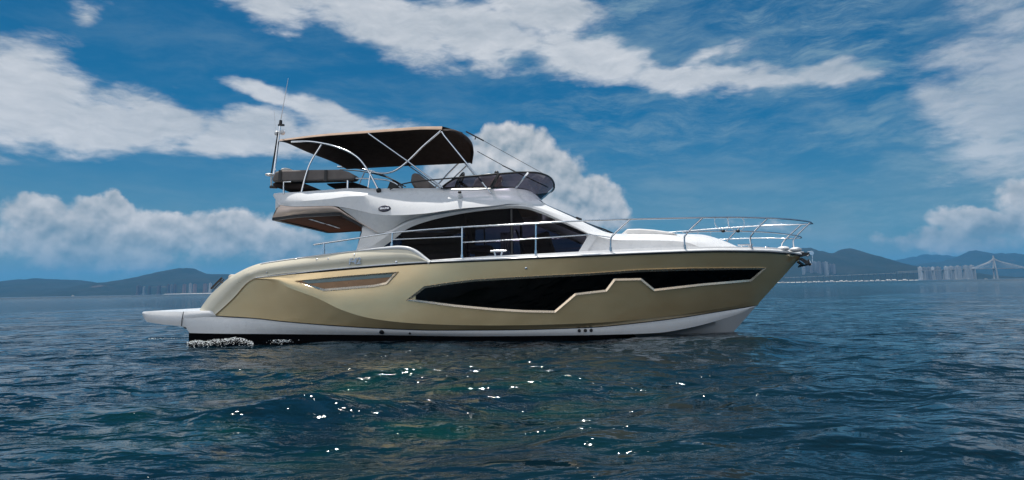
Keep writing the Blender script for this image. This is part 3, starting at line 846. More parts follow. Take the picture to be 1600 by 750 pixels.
# stern quarter and bulwark, in gold paint lightened for its reflections
IN_ = curve([(336, 492, 1.80), (364, 466, 1.84), (391, 438, 1.90), (399.5, 434.4, 1.93), (530, 420, 1.985), (600, 415, 2.02), (668, 410, 2.055)], 110)
OUT = curve([(311.5, 484.5, 1.66), (326, 464, 1.70), (345, 445, 1.75), (358, 434, 1.78), (376, 423.6, 1.81), (390, 417, 1.83), (405, 412, 1.85), (434.7, 407, 1.87), (520, 395.7, 1.91), (598, 387.4, 1.95), (622, 386, 1.96), (634, 386.8, 1.97), (645, 390, 1.98), (655, 396, 2.0), (663, 402.5, 2.02), (672, 409.6, 2.05)], 110, mode='c')
INc = curve([(336, 492, 1.80), (364, 466, 1.84), (391, 438, 1.90), (399.5, 434.4, 1.93), (530, 420, 1.985), (600, 415, 2.02), (672, 409.7, 2.055)], 110, mode='c')
qb = MB(); loft(qb, OUT, INc, 6, lambda t, s: 0.05 * math.sin(math.pi * min(1, s * 1.15)) if s < .87 else 0.05 * math.sin(math.pi * min(1, s * 1.15)))
QUARTER = Surf(qb)
cap = [[], [], []]
for q in OUT:
    p = P(*q); cap[0].append(p); cap[1].append(p + Vector((0, .05, .008))); cap[2].append(p + Vector((0, .16, -.01)))
inner = [p + Vector((0, .02, -0.42)) for p in cap[2]]
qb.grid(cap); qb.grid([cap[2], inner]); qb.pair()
quarter = qb.build('quarter_panel', 'gold_brightened', yacht, smooth=50)
# white moulded lip along the bulwark top and its rounded forward end
lip = MB(); sel = [q for q in OUT if q[0] > 405]
lip.tube([P(q[0], q[1] + 1.0, q[2] + .012) + Vector((0, 0, 0)) for q in sel], [0.012 + 0.028 * max(0, min(1, (q[0] - 560) / 60)) for q in sel], 8); lip.pair()
lip.build('bulwark_lip', 'white_gelcoat', yacht, smooth=60)

# rub rail: white strip with black underline, to the bow
RR = curve([(399.5, 433.6, 1.945), (530, 419, 2.01), (672, 408.2, 2.075), (760, 404.3, 2.09), (872, 399.3, 2.045), (1040, 392, 1.69), (1128, 389.4, 1.25), (1192, 390, .77), (1230, 392.4, .36), (1249.6, 395.3, .11), (1256, 396.8, 0)], NH)
rr = MB(); Tc = curve([(399.5, 434.9, 1.945), (530, 420.7, 2.0), (672, 410.2, 2.07), (760, 406.6, 2.09), (872, 401.6, 2.045), (1040, 394.6, 1.685), (1128, 392.2, 1.245), (1192, 393, .765), (1230, 395.4, .355), (1249.6, 397.9, .105), (1255, 399.3, 0)], NH)
top = RR.copy(); top[:, 1] -= 1.2; top[:, 2] = np.maximum(top[:, 2] - 0.05, 0)
loft(rr, top, RR, 1); loft(rr, RR, Tc, 2, lambda t, s: .012 * math.sin(math.pi * s)); rr.mirror(); rr.build('rub_rail', 'white_gelcoat', yacht, smooth=45)
rk = MB(); lo = Tc.copy(); lo[:, 1] += 2.0; lo[:, 2] = np.maximum(lo[:, 2] - .012, 0)
loft(rk, Tc, lo, 1, lambda t, s: .006); rk.mirror(); rk.build('rub_strip', 'black_rubber', yacht)
# low toe rail moulding standing on the gunwale, from amidships to the bow
tr = [q for q in RR if q[0] > 664]
t0 = np.array(tr)
def lift(a, dy, db):
    c_ = a.copy(); c_[:, 1] += dy * np.interp(c_[:, 0], [664, 760, 1000, 1256], [.35, .9, 1.2, .8]); c_[:, 2] = np.maximum(c_[:, 2] + db, 0); return c_
tm = MB(); loft(tm, lift(t0, -4.2, -.07), lift(t0, -1.2, -.05), 1); loft(tm, lift(t0, -4.2, -.07), lift(t0, -4.4, -.16), 1); tm.mirror()
tm.build('toe_rail', 'white_gelcoat', yacht, smooth=40)
# decks
dk = MB()
edge = [P(q[0], q[1], max(q[2] - .06, .01)) - Vector((0, 0, .01)) for q in RR]
dk.grid([edge, [Vector((p.x, 0, p.z + .03)) for p in edge], [mir(p) for p in edge]]); dk.build('deck', 'white_gelcoat', yacht, smooth=40)
cf = MB(); z0 = .98
cf.grid([[(-5.15, -1.72, z0), (-2.6, -1.75, z0)], [(-5.15, 1.72, z0), (-2.6, 1.75, z0)]]); cf.build('cockpit_floor', 'teak_deck', yacht)

# swim platform
pl = MB()
ptop = [(222, 489, 1.62), (223.5, 487, 1.64), (232, 486.2, 1.68), (287, 486.9, 1.74), (329, 485.2, 1.77), (338, 492.5, 1.79)]
pbot = [(222, 490, 1.62), (224, 495, 1.64), (229, 503, 1.68), (256, 507.3, 1.73), (283.6, 509.8, 1.755), (291, 511, 1.77)]
for (ta, ba) in ((ptop[:4], pbot[:5]), ):
    A = curve(ta, 24, 'c', False); Bm = curve(ba, 24, 'c', False)
    loft(pl, A, Bm, 4, lambda t, s: .03 * math.sin(math.pi * s))
pl2 = MB(); A2 = curve([(287.6, 487.0, 1.76), (329, 485.2, 1.79), (332, 486.4, 1.795), (337, 492.6, 1.80)], 16, 'c', False); B2 = curve([(284.6, 500, 1.775), (300, 497, 1.79), (320, 495, 1.80), (338, 494, 1.805)], 16, 'c', False)
loft(pl2, A2, B2, 3, lambda t, s: .02 * math.sin(math.pi * s))
edge_t = [P(*q) for q in curve(ptop[:5], 30, 'c', False)]; edge_b = [P(*q) for q in curve(pbot, 30, 'c', False)]
pl.grid([edge_t, [mir(p) for p in edge_t]]); pl.grid([edge_b, [mir(p) for p in edge_b]])
nside = list(pl.f)
b0 = len(pl.v); pl.v += pl2.v; pl.f += [tuple(b0 + i for i in f) for f in pl2.f]; pl.mi += [0] * len(pl2.f)
pl.mirror()
plat = pl.build('swim_platform', 'white_gelcoat', yacht, smooth=50)
m_ = MB(); m_.tube([P(287, 487.2, 1.755), P(284.2, 499, 1.80), P(283.6, 509.6, 1.765)], .007, 6); m_.pair(); m_.build('platform_seam', 'black_rubber', plat)
# aft transom of the cockpit, sloped between the quarters
ts = MB(); q0, q1 = P(318, 486, 1.60), P(376, 425, 1.66)
ts.grid([[q0 + Vector((.05, .05, -.1)), q1 + Vector((.02, .05, -.1))], [mir(q0 + Vector((.05, .05, -.1))), mir(q1 + Vector((.02, .05, -.1)))]]); ts.grid([[q1 + Vector((.02, .05, -.1)), q1 + Vector((.45, .05, -.12))], [mir(q1 + Vector((.02, .05, -.1))), mir(q1 + Vector((.45, .05, -.12)))]])
ts.build('aft_cockpit_wall', 'white_gelcoat', yacht, smooth=0, solid=.04)
sm = MB(); a = P(357, 433.5, 1.2)
sm.box((a.x + .35, 0, a.z - .02), (.75, 2.4, .16)); sm.build('cockpit_cushion', 'interior_beige', yacht, smooth=30, bevel=.05)
fl = MB()
fl.tube([P(330, 451, 1.55), P(347, 434, 1.55)], .022, 8); fl.tube([P(334, 452, 1.5), P(350, 436.5, 1.5)], .012, 6); fl.tube([P(343, 438, 1.55), P(349, 443, 1.6)], .02, 6); fl.build('grab_rail', 'black_plastic', yacht)

# ------------------------------------------------ hull windows
def hull_window(poly, name, outer, inner_px, glass, proud=.034, deep=.03, bar=None):
    o_ = offset_poly(poly, outer); i_ = offset_poly(poly, -inner_px)
    d0 = dens(poly, 8)
    # matched densification of the three outlines
    def dm(pl_, step):
        out = []
        n_ = len(pl_)
        for k in range(n_):
            a, b2 = pl_[k], pl_[(k + 1) % n_]; r0, r1 = poly[k], poly[(k + 1) % n_]
            m_ = max(1, int(math.hypot(r1[0] - r0[0], r1[1] - r0[1]) / step))
            out += [(a[0] + (b2[0] - a[0]) * j / m_, a[1] + (b2[1] - a[1]) * j / m_) for j in range(m_)]
        return out
    O, M_, I = dm(o_, 8), dm(poly, 8), dm(i_, 8)
    C_ = dm(offset_poly(poly, outer * .8), 8)
    fb = MB()
    fb.grid([[HULL(x, y, .0005) for x, y in O], [HULL(x, y, proud) for x, y in C_], [HULL(x, y, .009) for x, y in I]], close_u=True); fb.pair()
    fr = fb.build(name + '_frame', 'gold_trim', hull, smooth=20)
    gb = MB(); patch(gb, i_, lambda x, y: HULL(x, y, .008), 6, 6.0); gb.pair(); gb.build(name + '_glass', glass, hull)
    return fr
def offset_ring(O, M_, k): return [(a[0] * (1 - k) + b2[0] * k, a[1] * (1 - k) + b2[1] * k) for a, b2 in zip(O, M_)]
big = [(638.5, 468.2), (664, 448.6), (700, 443.2), (740, 438.2), (800, 434.8), (860, 431.6), (920, 428.8), (1000, 423.2), (1080, 421), (1194, 419.8), (1173, 438.3), (1135, 441.5), (1096, 444.8), (1022, 453.2), (1001, 436.2), (960, 437.0), (947, 454.2), (899, 459.8), (867, 487), (820, 486.2), (770, 483.2), (710, 477.6)]
hull_window(big, 'long_window', 2.0, 1.7, 'hull_glass')
small = [(463, 439.2), (540, 432.8), (619.5, 426.2), (604, 442.6), (584, 446.8), (506, 453)]
hull_window(small, 'vent', 2.0, 1.8, 'vent_bronze')
vg = MB(); patch(vg, [(472, 439.0), (540, 433.6), (614, 428), (610, 433), (540, 438.6), (482, 443.2)], lambda x, y: HULL(x, y, .013), 2, 8); vg.pair(); vg.build('vent_grille', 'vent_grille', hull)

# ------------------------------------------------ fittings and lettering on the hull
def stud(px, py, r, material, name, surf=HULL, out=.012, parent=None):
    h, n = surf.frame(px, py); m_ = MB()
    m_.tube([h - n * .01, h + n * out, h + n * (out + r * .25)], [r, r, r * .6], 12)
    o = m_.build(name, material, parent or hull); return o
for px, py, r in ((596.5, 519, .045), (640.5, 520.6, .02), (905, 516.6, .030), (914.5, 516.4, .030), (923.5, 516.1, .030)): stud(px, py, r, 'black_rubber', 'through_hull_fitting', WHITE)
for px, py in ((822, 419), (619.5, 409.3)): stud(px, py, .022, 'steel', 'side_light', HULL if px > 700 else QUARTER)
for px, py in ((417, 425.5), (462, 404.5), (495, 405), (513, 404.5), (554, 398)): stud(px, py, .014, 'steel', 'snap_stud', QUARTER, parent=quarter)
h, n = QUARTER.frame(554, 408.5)
text_mesh('F42', .155, .006, 'model_lettering', 'chrome_letter', quarter, h + n * .012, n, P(575, 406, 1.95) - P(535, 410.5, 1.95), shear=.25, bold=.004)
# ------------------------------------------------ cabin
def bplan(x): return float(pchip([-4.5, -2, 0, .8, 1.6, 2.4, 3.2, 4.0, 4.6, 5.0], [1.64, 1.68, 1.69, 1.66, 1.55, 1.36, 1.08, .74, .42, .25], [min(5.0, max(-4.5, x))])[0])
def bcab(x, z): return bplan(x) - 0.10 * (z - 1.45)
CABP = lambda off=0.0: (lambda px, py: PB(px, py, lambda x, z: bcab(x, z) + off))
WIN = [(595, 389.5), (618, 372), (636, 358), (664, 347), (700, 338), (740, 331), (779, 326.6), (803, 325.4), (822, 326.7), (840, 332), (872, 345.3), (921, 366.8), (903.7, 394), (834, 399), (760, 403), (667, 408)]
cabin = empty('cabin'); cabin.parent = yacht
ARCH_O = [(556, 396), (560, 391.5), (586, 374), (608, 358.5), (632, 345.5), (660, 337), (720, 327), (779, 321), (797, 318.8), (816, 319.8), (834.7, 323.9), (872, 339.7), (920.5, 364.5)]
ARCH_I = [(590, 396), (595, 389.5), (618, 372), (636, 358), (664, 347), (700, 338), (740, 331), (785, 326.3), (803, 325.4), (822, 326.7), (840, 332), (872, 345.3), (921, 367)]
def bz(pts, off): 
    out = []
    for x, y in pts:
        q = PB(x, y, lambda a, z: bcab(a, z) + off); out.append((x, y, -q.y))
    return out
aO = curve(bz(ARCH_O, .05), 70, 'c'); aI = curve(bz(ARCH_I, .0), 70, 'c')
ab = MB()
mid = aO * .62 + aI * .38; mid[:, 2] = aO[:, 2] * .62 + aI[:, 2] * .38 + .028
lo_ = aO * .12 + aI * .88; lo_[:, 2] = aI[:, 2] + .012
back = aI.copy(); back[:, 2] -= .05
top_in = aO.copy(); top_in[:, 1] -= .6; top_in[:, 2] -= .06
loft(ab, top_in, aO, 1); loft(ab, aO, mid, 1); loft(ab, mid, lo_, 1); loft(ab, lo_, aI, 1); loft(ab, aI, back, 1); ab.pair()
ab.build('window_arch', 'white_gelcoat', cabin, smooth=28)
gl = MB(); patch(gl, offset_poly(WIN, 1.0), CABP(-.035), 8, 6.0); gl.pair(); gl.build('saloon_glass', 'saloon_glass', cabin)
# pillars and the dark sill seen through the glass
def pillar(p0, p1, w, name='window_pillar', material='black_plastic'):
    m_ = MB(); a, b_ = CABP(-.06)(*p0), CABP(-.06)(*p1)
    m_.tube([a, b_], w, 6); m_.build(name, material, cabin); m2 = MB(); m2.tube([mir(a), mir(b_)], w, 6); m2.build(name, material, cabin)
pillar((727, 334), (727, 403), .018); pillar((799, 327), (800, 400), .03)
# side ahead of the window, down to the deck
E_ = [(920.5, 364.5), (933, 369), (946.7, 372.4), (965, 375), (1000, 375.6), (1040, 376), (1060, 377), (1073.6, 379), (1093, 386), (1104, 391), (1112, 395)]
EB = [(903, 396), (920, 404), (946, 402), (965, 401), (1000, 399), (1040, 397), (1060, 396.5), (1073, 396.2), (1093, 396), (1104, 396), (1113, 396)]
eT = curve(bz(E_, .0), 60, 'x'); eB = curve(bz(EB, .03), 60, 'x')
fs_ = MB(); loft(fs_, eT, eB, 5, lambda t, s: -.05 * math.sin(math.pi * s) * min(1, (1 - t) * 4)); fs_.pair()
fs_.build('foredeck_side', 'white_gelcoat', cabin, smooth=40)
wp = MB(); patch(wp, [(921, 366.4), (933, 369.5), (915, 396), (902, 396)], lambda x, y: CABP(.028)(x, y), 4); wp.pair(); wp.build('window_post', 'white_gelcoat', cabin)
# pillar top and foredeck trunk: lit upper face
L_ = curve(bz([(797, 318.8), (816, 319.8), (834.7, 323.9), (872, 339.7), (920.5, 364.5), (946.7, 372.4), (965, 375), (1040, 376), (1060, 377), (1073.6, 379), (1093, 386), (1104, 391), (1112, 395)], .05), 90)
Ukeys = [(842, 312.6), (853, 320), (879.5, 332.3), (902, 342.5), (928, 354.7), (946, 362.2), (958, 365), (976.5, 365.5), (1040, 366), (1096, 367.6), (1128, 375.6), (1150, 385), (1166, 392)]
def drop(x): return float(np.interp(x, [842, 900, 940, 976, 1040, 1096, 1130, 1166], [.16, .18, .26, .40, .42, .36, .22, .05]))
Uk = []
for x, y in Ukeys:
    q = PB(x, y, lambda a, z: max(.06, bplan(a) - drop(x) - .05)); Uk.append((x, y, -q.y))
U_ = curve(Uk, 90)
tp = MB(); loft(tp, L_, U_, 5, lambda t, s: .06 * math.sin(math.pi * s)); tp.pair()
tp.build('coachroof_edge', 'white_gelcoat', cabin, smooth=60)
up = [P(*q) for q in U_]
wi = [i for i, q in enumerate(U_) if q[0] <= 962]; ti = [i for i, q in enumerate(U_) if q[0] >= 958]
ws = MB(); rows = []
for k in range(9):
    a = math.pi * k / 8
    rows.append([Vector((up[i].x + .14 * math.sin(a) * min(1, (q_ + 2) / 10), up[i].y * math.cos(a), up[i].z + .03 * math.sin(a))) for q_, i in enumerate(wi)])
ws.grid(rows); ws.build('windscreen', 'windscreen_glass', cabin)
td = MB(); rows = []
for k in range(9):
    a = -1 + 2 * k / 8; rows.append([Vector((up[i].x, up[i].y * -a, up[i].z + .05 * (1 - a * a))) for i in ti])
td.grid(rows); td.build('coachroof', 'white_gelcoat', cabin, smooth=60)
wpz = MB(); wpz.tube(spl([P(903, 342, 1.30), P(907, 344.5, 1.20), P(930, 353.5, 1.1), P(946, 359, 1.05), P(960, 365.5, 1.0)], 12), [.03, .03] + [.013] * 10, 6)
wpz.tube([P(900, 341, 1.34), P(908, 344, 1.3)], .035, 6); wpz.build('windscreen_wiper', 'black_plastic', cabin)
# closed ends: aft bulkhead, floor and things seen through the side glass
bk = MB(); a, b_ = P(566, 351, 1.60), P(556, 396, 1.64)
bk.grid([[a, b_], [mir(a), mir(b_)]]); bk.build('aft_bulkhead', 'saloon_glass', cabin)
fo = MB(); fo.grid([[(-2.9, -1.6, 1.25), (1.2, -1.5, 1.25), (2.2, -1.1, 1.3)], [(-2.9, 1.6, 1.25), (1.2, 1.5, 1.25), (2.2, 1.1, 1.3)]]); fo.build('saloon_floor', 'dark_interior', cabin)
ce = MB(); ce.grid([[(-2.9, -1.45, 2.33), (-1, -1.45, 2.42), (.2, -1.4, 2.46)], [(-2.9, 1.45, 2.33), (-1, 1.45, 2.42), (.2, 1.4, 2.46)]]); ce.build('saloon_ceiling', 'dark_interior', cabin)
so = MB(); so.box((-1.9, .9, 1.55), (1.6, .8, .5)); so.box((-1.9, 1.3, 1.85), (1.6, .2, .6)); so.build('sofa', 'interior_beige', cabin, bevel=.06)
hs = MB(); q = P(752, 385, .5); hs.box((q.x, q.y, 1.75), (.5, .6, .16)); hs.box((q.x - .22, q.y, 2.05), (.14, .58, .62)); hs.box((q.x, q.y, 1.5), (.25, .25, .5)); hs.build('helm_chair', 'cushion_grey', cabin, bevel=.05)
da = MB(); q = P(815, 378, .4); da.box((q.x + .35, 0, 1.72), (.6, 2.6, .5), Euler((0, R(-18), 0)).to_matrix()); da.build('dashboard', 'dark_interior', cabin, bevel=.05)
sw = MB(); c_ = P(812, 373, .5); ring = [c_ + Vector((.07 * math.sin(a) * -1, .19 * math.cos(a), .18 * math.sin(a))) for a in np.linspace(0, 2 * math.pi, 22)[:-1]]
sw.tube(ring, .018, 6, closed=True); sw.tube([ring[0], ring[10]], .014, 6); sw.tube([ring[5], ring[15]], .014, 6); sw.tube([c_, c_ + Vector((.3, 0, -.1))], .03, 6); sw.build('steering_wheel', 'black_plastic', cabin)
cu = MB(); a = P(790, 363, 1.35); b_ = P(790, 392, 1.35)
rows = [[Vector((a.x - .09 + .18 * k / 14, a.y + .02 * math.sin(k * 1.7), z)) for k in range(15)] for z in (a.z, b_.z)]
cu.grid(rows); cu.build('curtain', 'cushion_white', cabin, smooth=60, solid=.01)

# ------------------------------------------------ flybridge moulding
fly = empty('flybridge'); fly.parent = yacht
C0 = curve([(428, 302, 1.36), (437, 301.3, 1.46), (450, 300.8, 1.53), (465, 300, 1.56), (519, 296, 1.56), (549, 294, 1.55), (585, 294.6, 1.50), (640, 294, 1.44), (690, 294, 1.42), (720, 293, 1.41), (773, 292.7, 1.40), (796, 293.3, 1.40), (813, 295.3, 1.33), (824, 297.3, 1.24), (833, 302.7, 1.14), (842, 312.4, 1.10)], 130)
C1 = curve([(426.6, 306, 1.38), (437, 316.8, 1.54), (455, 315.5, 1.66), (513, 310.8, 1.75), (546.6, 306.8, 1.735), (585, 306, 1.66), (640, 306, 1.59), (690, 305, 1.56), (720, 304, 1.55), (773, 303, 1.52), (796, 304, 1.52), (813, 306, 1.46), (824, 308, 1.40), (833, 311, 1.33), (842.5, 312.6, 1.27)], 130)
C2 = curve([(436, 319.6, 1.54), (445, 321.2, 1.60), (459, 322.6, 1.68), (516.6, 321.6, 1.755), (530, 323, 1.755), (560, 329, 1.745), (588, 335, 1.77), (604, 336.5, 1.79), (630, 336, 1.81), (660, 334, 1.80), (720, 326, 1.75), (779, 320.8, 1.68), (797, 318.4, 1.66), (816, 319.3, 1.63), (830, 321.8, 1.60), (843, 327.0, 1.58)], 130)
fb = MB(); loft(fb, C0, C1, 6, lambda t, s: .018 * math.sin(math.pi * s)); loft(fb, C1, C2, 5, lambda t, s: .02 * math.sin(math.pi * s) * (1 if t > .35 else 0))
FLYS = Surf(fb)
lipc = [[], [], []]
for q in C0:
    p = P(*q); lipc[0].append(p); lipc[1].append(p + Vector((0, .07, .012))); lipc[2].append(p + Vector((0, .09, -.32)))
fb.grid(lipc); fb.mirror()
fb.build('coaming', 'white_gelcoat', fly, smooth=22)
ar = MB()
for s in (0,):
    a = [P(*q) for q in (C0[0], C1[0], C2[0])]; ar.grid([a, [mir(p) for p in a]])
ar.build('aft_rim', 'white_gelcoat', fly, smooth=30)
ff = MB(); zf = P(640, 294, 1.5).z - .3
ff.grid([[(-4.5, -1.45, zf), (-.5, -1.42, zf), (.6, -1.1, zf + .05)], [(-4.5, 1.45, zf), (-.5, 1.42, zf), (.6, 1.1, zf + .05)]]); ff.build('fly_floor', 'teak_deck', fly, solid=.05)
# front face of the moulding under the screen
fr = MB(); fp = [P(*q) for q in C0 if q[0] > 795]; rows = []
for k in range(9):
    a = math.pi * k / 8; rows.append([Vector((p.x + .1 * math.sin(a), p.y * math.cos(a), p.z)) for p in fp])
fr.grid(rows); fr.build('front_moulding', 'white_gelcoat', fly, smooth=60)
# shaded panel between the moulding and the window arch
N_top = [(530, 323.2), (560, 329.2), (588, 335.2), (604, 336.7), (630, 336.2), (660, 334.2), (722, 326.5)]
pn = MB()
lowl = [(530, 324.6), (564.7, 349), (590, 363.4), (600, 366), (632, 346), (660, 337.2), (722, 327.5)]
A = curve([(x, y, float(np.interp(x, [530, 560, 604, 630, 660, 722], [1.755, 1.745, 1.79, 1.81, 1.80, 1.748]))) for x, y in N_top], 60); Bq = curve([(530, 324.4, 1.735), (548, 336.5, 1.70), (565, 349.2, 1.67), (592, 364.4, 1.665), (605, 361.5, 1.67), (632, 346, 1.69), (660, 337.2, 1.70), (722, 327.2, 1.71)], 60)
loft(pn, A, Bq, 4); pn.pair(); pn.build('side_panel', 'white_gelcoat', fly, smooth=50)
pw = MB(); patch(pw, [(555, 396), (565.4, 363), (565.6, 349.5), (592, 364.6), (604, 362), (586, 375), (560, 393), (557, 397)], lambda x, y: CABP(.012)(x, y), 5); pw.pair(); pw.build('aft_side_panel', 'white_gelcoat', cabin)

# tan side of the aft overhang, its black rim and wooden soffit with light strips
ov = empty('overhang'); ov.parent = yacht
tT = curve([(436.7, 320.2, 1.545), (446, 321.8, 1.60), (459, 322.9, 1.67), (516.7, 322, 1.745), (526, 324.2, 1.745), (535.3, 330.2, 1.73), (564.7, 348.6, 1.68), (590, 363, 1.67)], 80, 'c')
tB = curve([(425.3, 340, 1.48), (436, 338.8, 1.53), (452, 336.6, 1.59), (470, 334.7, 1.62), (500, 333.2, 1.65), (528.7, 332, 1.66), (543, 338.7, 1.65), (565.3, 350.7, 1.645), (590, 363.8, 1.66)], 80, 'c')
tbm = MB(); loft(tbm, tT, tB, 6, lambda t, s: .035 * math.sin(math.pi * s)); tbm.mirror()
aftrow = [P(*q) for q in (tT[0], (tT[0] * .5 + tB[0] * .5 + np.array((-1.5, 0, .01))), tB[0])]; tbm.grid([aftrow, [mir(p) for p in aftrow]])
tbm.build('overhang_side', 'pearl_tan', ov, smooth=50)
tBk = curve([(425.3, 340, 1.48), (436, 338.8, 1.53), (452, 336.6, 1.59), (470, 334.7, 1.62), (500, 333.2, 1.65), (528.7, 332, 1.66), (543, 338.7, 1.65), (565.3, 350.7, 1.645)], 60, 'c')
rim = [P(*q) for q in tBk]
rd = [p + Vector((0, 0.0, -.055)) for p in rim]
ri = [p + Vector((.09 if i < 3 else 0, .075, -.055)) for i, p in enumerate(rim)]
rb = MB(); rb.grid([rim, rd, ri]); rb.mirror(); rb.grid([[rim[0], rd[0], ri[0]], [mir(rim[0]), mir(rd[0]), mir(ri[0])]])
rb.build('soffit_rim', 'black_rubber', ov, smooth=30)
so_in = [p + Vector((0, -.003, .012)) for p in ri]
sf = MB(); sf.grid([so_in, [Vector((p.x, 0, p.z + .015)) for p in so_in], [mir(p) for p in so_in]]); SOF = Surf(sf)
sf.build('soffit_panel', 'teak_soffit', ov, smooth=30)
for a, b_ in (((484, 341.3), (508, 348.7)), ((511, 349.3), (530, 355.5)), ((532, 339.3), (554, 346.5))):
    m_ = MB(); p0, p1 = SOF(*a), SOF(*b_); d = (p1 - p0); d.z *= 1; u = d.normalized(); s_ = Vector((-u.y, u.x, 0))
    nrm = Vector((0, 0, -1))
    ln = [p0 + s_ * .03, p1 + s_ * .03, p1 - s_ * .03, p0 - s_ * .03]
    m_.grid([[p + nrm * .015 for p in (ln[0], ln[1])], [p + nrm * .015 for p in (ln[3], ln[2])]])
    m_.build('soffit_strip', 'white_gelcoat', ov, smooth=0)

# emblem and light on the coaming
h, n = FLYS.frame(601, 326.2)
em = MB(); xd = (P(612, 325.5, 1.7) - P(590, 327, 1.7)).normalized(); n_ = n; yd = n_.cross(xd).normalized(); xd = yd.cross(n_)
rows = [[h + n_ * o_ + xd * (r_ * .118 * math.cos(a)) + yd * (r_ * .062 * math.sin(a)) for a in np.linspace(0, 2 * math.pi, 33)[:-1]] for r_, o_ in ((1.0, .0), (1.0, .014), (.9, .018), (0.001, .018))]
em.grid(rows, close_u=True); emb = em.build('emblem', 'emblem_navy', fly, smooth=30)
text_mesh('SEALINE', .048, .003, 'emblem_lettering', 'chrome_letter', emb, h + n_ * .021, n_, xd, bold=.001)
h, n = FLYS.frame(719, 308); m_ = MB(); m_.tube([h - n * .02, h + n * .05], [.05, .05], 14); m_.ball(h + n * .055, (.046, .046, .046), 12, 8)
m_.build('light_housing', 'white_gelcoat', fly, smooth=50); m_ = MB(); h2 = h + n * .08 + Vector((0, 0, .03)); m_.ball(h2, (.036, .036, .03)); m_.build('light_lens', 'black_plastic', fly)
h, n = FLYS.frame(592, 299); m_ = MB(); m_.ball(h + n * .02, (.05, .05, .05)); m_.build('tube_foot', 'black_plastic', fly)

# ------------------------------------------------ smoked flybridge screen
ZB, ZR = 2.92, 3.19
def yb(px, py, z): return -PZ(px, py, z).y
base = [(689, 294, 1.47), (720, 293, 1.47), (773, 292.7, 1.43), (796, 293.3, 1.39), (813, 295.3, 1.30), (824, 297.3, 1.18), (833, 302.7, .80), (839, 308, .38), (842.7, 312.7, .0)]
rimk = [(690, 293, 1.48), (700, 285.5, 1.52), (713, 278.4, 1.55), (746.7, 274.7, 1.56), (793, 270.7, 1.55), (813, 269.3, 1.52), (833, 269.4, 1.46), (852, 273.3, 1.22), (862.7, 280.7, .72), (866, 289.5, .12), (865.8, 291.5, .0)]
bc = curve(base, 60, 'c'); rc = curve(rimk, 60, 'c')
sg = MB(); loft(sg, bc, rc, 5, lambda t, s: .05 * math.sin(math.pi * s)); sg.mirror(); scr = sg.build('fly_screen', 'smoke_acrylic', fly, smooth=60)
rp = [P(*q) for q in rc]; full = rp + [mir(p) for p in reversed(rp[:-1])]
m_ = MB(); m_.tube(full, .020, 8); m_.build('screen_rim', 'black_plastic', scr)
bp = [P(*q) for q in bc]; full = bp + [mir(p) for p in reversed(bp[:-1])]
m_ = MB(); m_.tube(full, .016, 8); m_.build('screen_base', 'black_plastic', scr)
def mull(t, material, r):
    for f in (lambda v: v, mir):
        m_ = MB(); i = int(t * 59); A, Bq2 = bc[i], rc[i]; m_.tube([f(P(*(A * (1 - s) + Bq2 * s + np.array((0, 0, .05 * math.sin(math.pi * s) + .006))))) for s in np.linspace(0, 1, 7)], r, 6); m_.build('mullion_glint_bar', material, scr)
mull(.50, 'black_plastic', .035); mull(.74, 'steel', .02)  # steel one stands in for a bright reflection along the screen corner
# sun pads, console and seats standing inside the coaming
def slab(name, near_poly, b0, b1, material, parent=fly, bev=.05):
    m_ = MB(); A = [P(x, y, b0) for x, y in near_poly]; Bq2 = [Vector((p.x, -b1, p.z)) for p in A]
    m_.grid([A, Bq2], close_u=True); m_.face(A); m_.face(list(reversed(Bq2))); return m_.build(name, material, parent, smooth=30, bevel=bev)
slab('backrest_cushion', [(429, 268), (440, 265.8), (470, 265.2), (531, 264.6), (544, 268), (555, 274), (554, 279), (549, 281), (472, 283), (425, 284), (424.8, 278)], 1.50, 1.22, 'cushion_grey')
for x in (437.5, 509): 
    m_ = MB(); m_.box(P(x, 274.5, 1.51), (.05, .03, .22)); m_.build('cushion_strap', 'black_plastic', fly)
slab('sunpad_cushion', [(424.8, 284.5), (470, 284), (497, 295.4), (453, 296.6), (435, 293), (425, 291)], 1.40, -1.35, 'canvas_brown')
slab('fly_table', [(509.4, 286.5), (551.4, 284.2), (573, 291.2), (574, 293.5), (523, 295), (513, 290)], 1.1, -.1, 'canvas_brown', bev=.02)
slab('liferaft', [(437.5, 265.5), (440, 262.6), (447, 261.8), (453, 263.5), (455.5, 265.8)], 1.1, .5, 'cushion_white', bev=.04)
slab('helm_seat', [(642.7, 270.5), (652, 269.6), (665.3, 280), (673.3, 286.7), (674, 296), (648, 296), (641, 284)], .95, .25, 'cushion_grey')
slab('companion_seat', [(603, 297), (608, 284), (613, 280), (621, 284), (624, 297)], .6, .1, 'black_plastic')
slab('fly_console', [(736, 296), (742, 280), (752, 272), (764, 270), (775, 272), (790, 296)], .9, -.5, 'cushion_white')
slab('console_seat', [(760, 297), (768, 281), (778, 273), (786, 275), (776, 297)], 1.2, .95, 'pearl_tan')
m_ = MB(); m_.ball(P(776, 270, .3), (.05, .05, .045)); m_.build('compass', 'black_plastic', fly)
sw = MB(); c_ = P(718, 284, .6); ring = [c_ + Vector((.09 * math.sin(a), .20 * math.cos(a), .18 * math.sin(a))) for a in np.linspace(0, 2 * math.pi, 24)[:-1]]
sw.tube(ring, .02, 6, closed=True); sw.tube([ring[0], ring[11]], .015, 6); sw.tube([ring[6], ring[17]], .015, 6); sw.tube([c_, c_ + Vector((.25, 0, -.2))], .035, 6); sw.build('steering_wheel', 'black_plastic', fly)

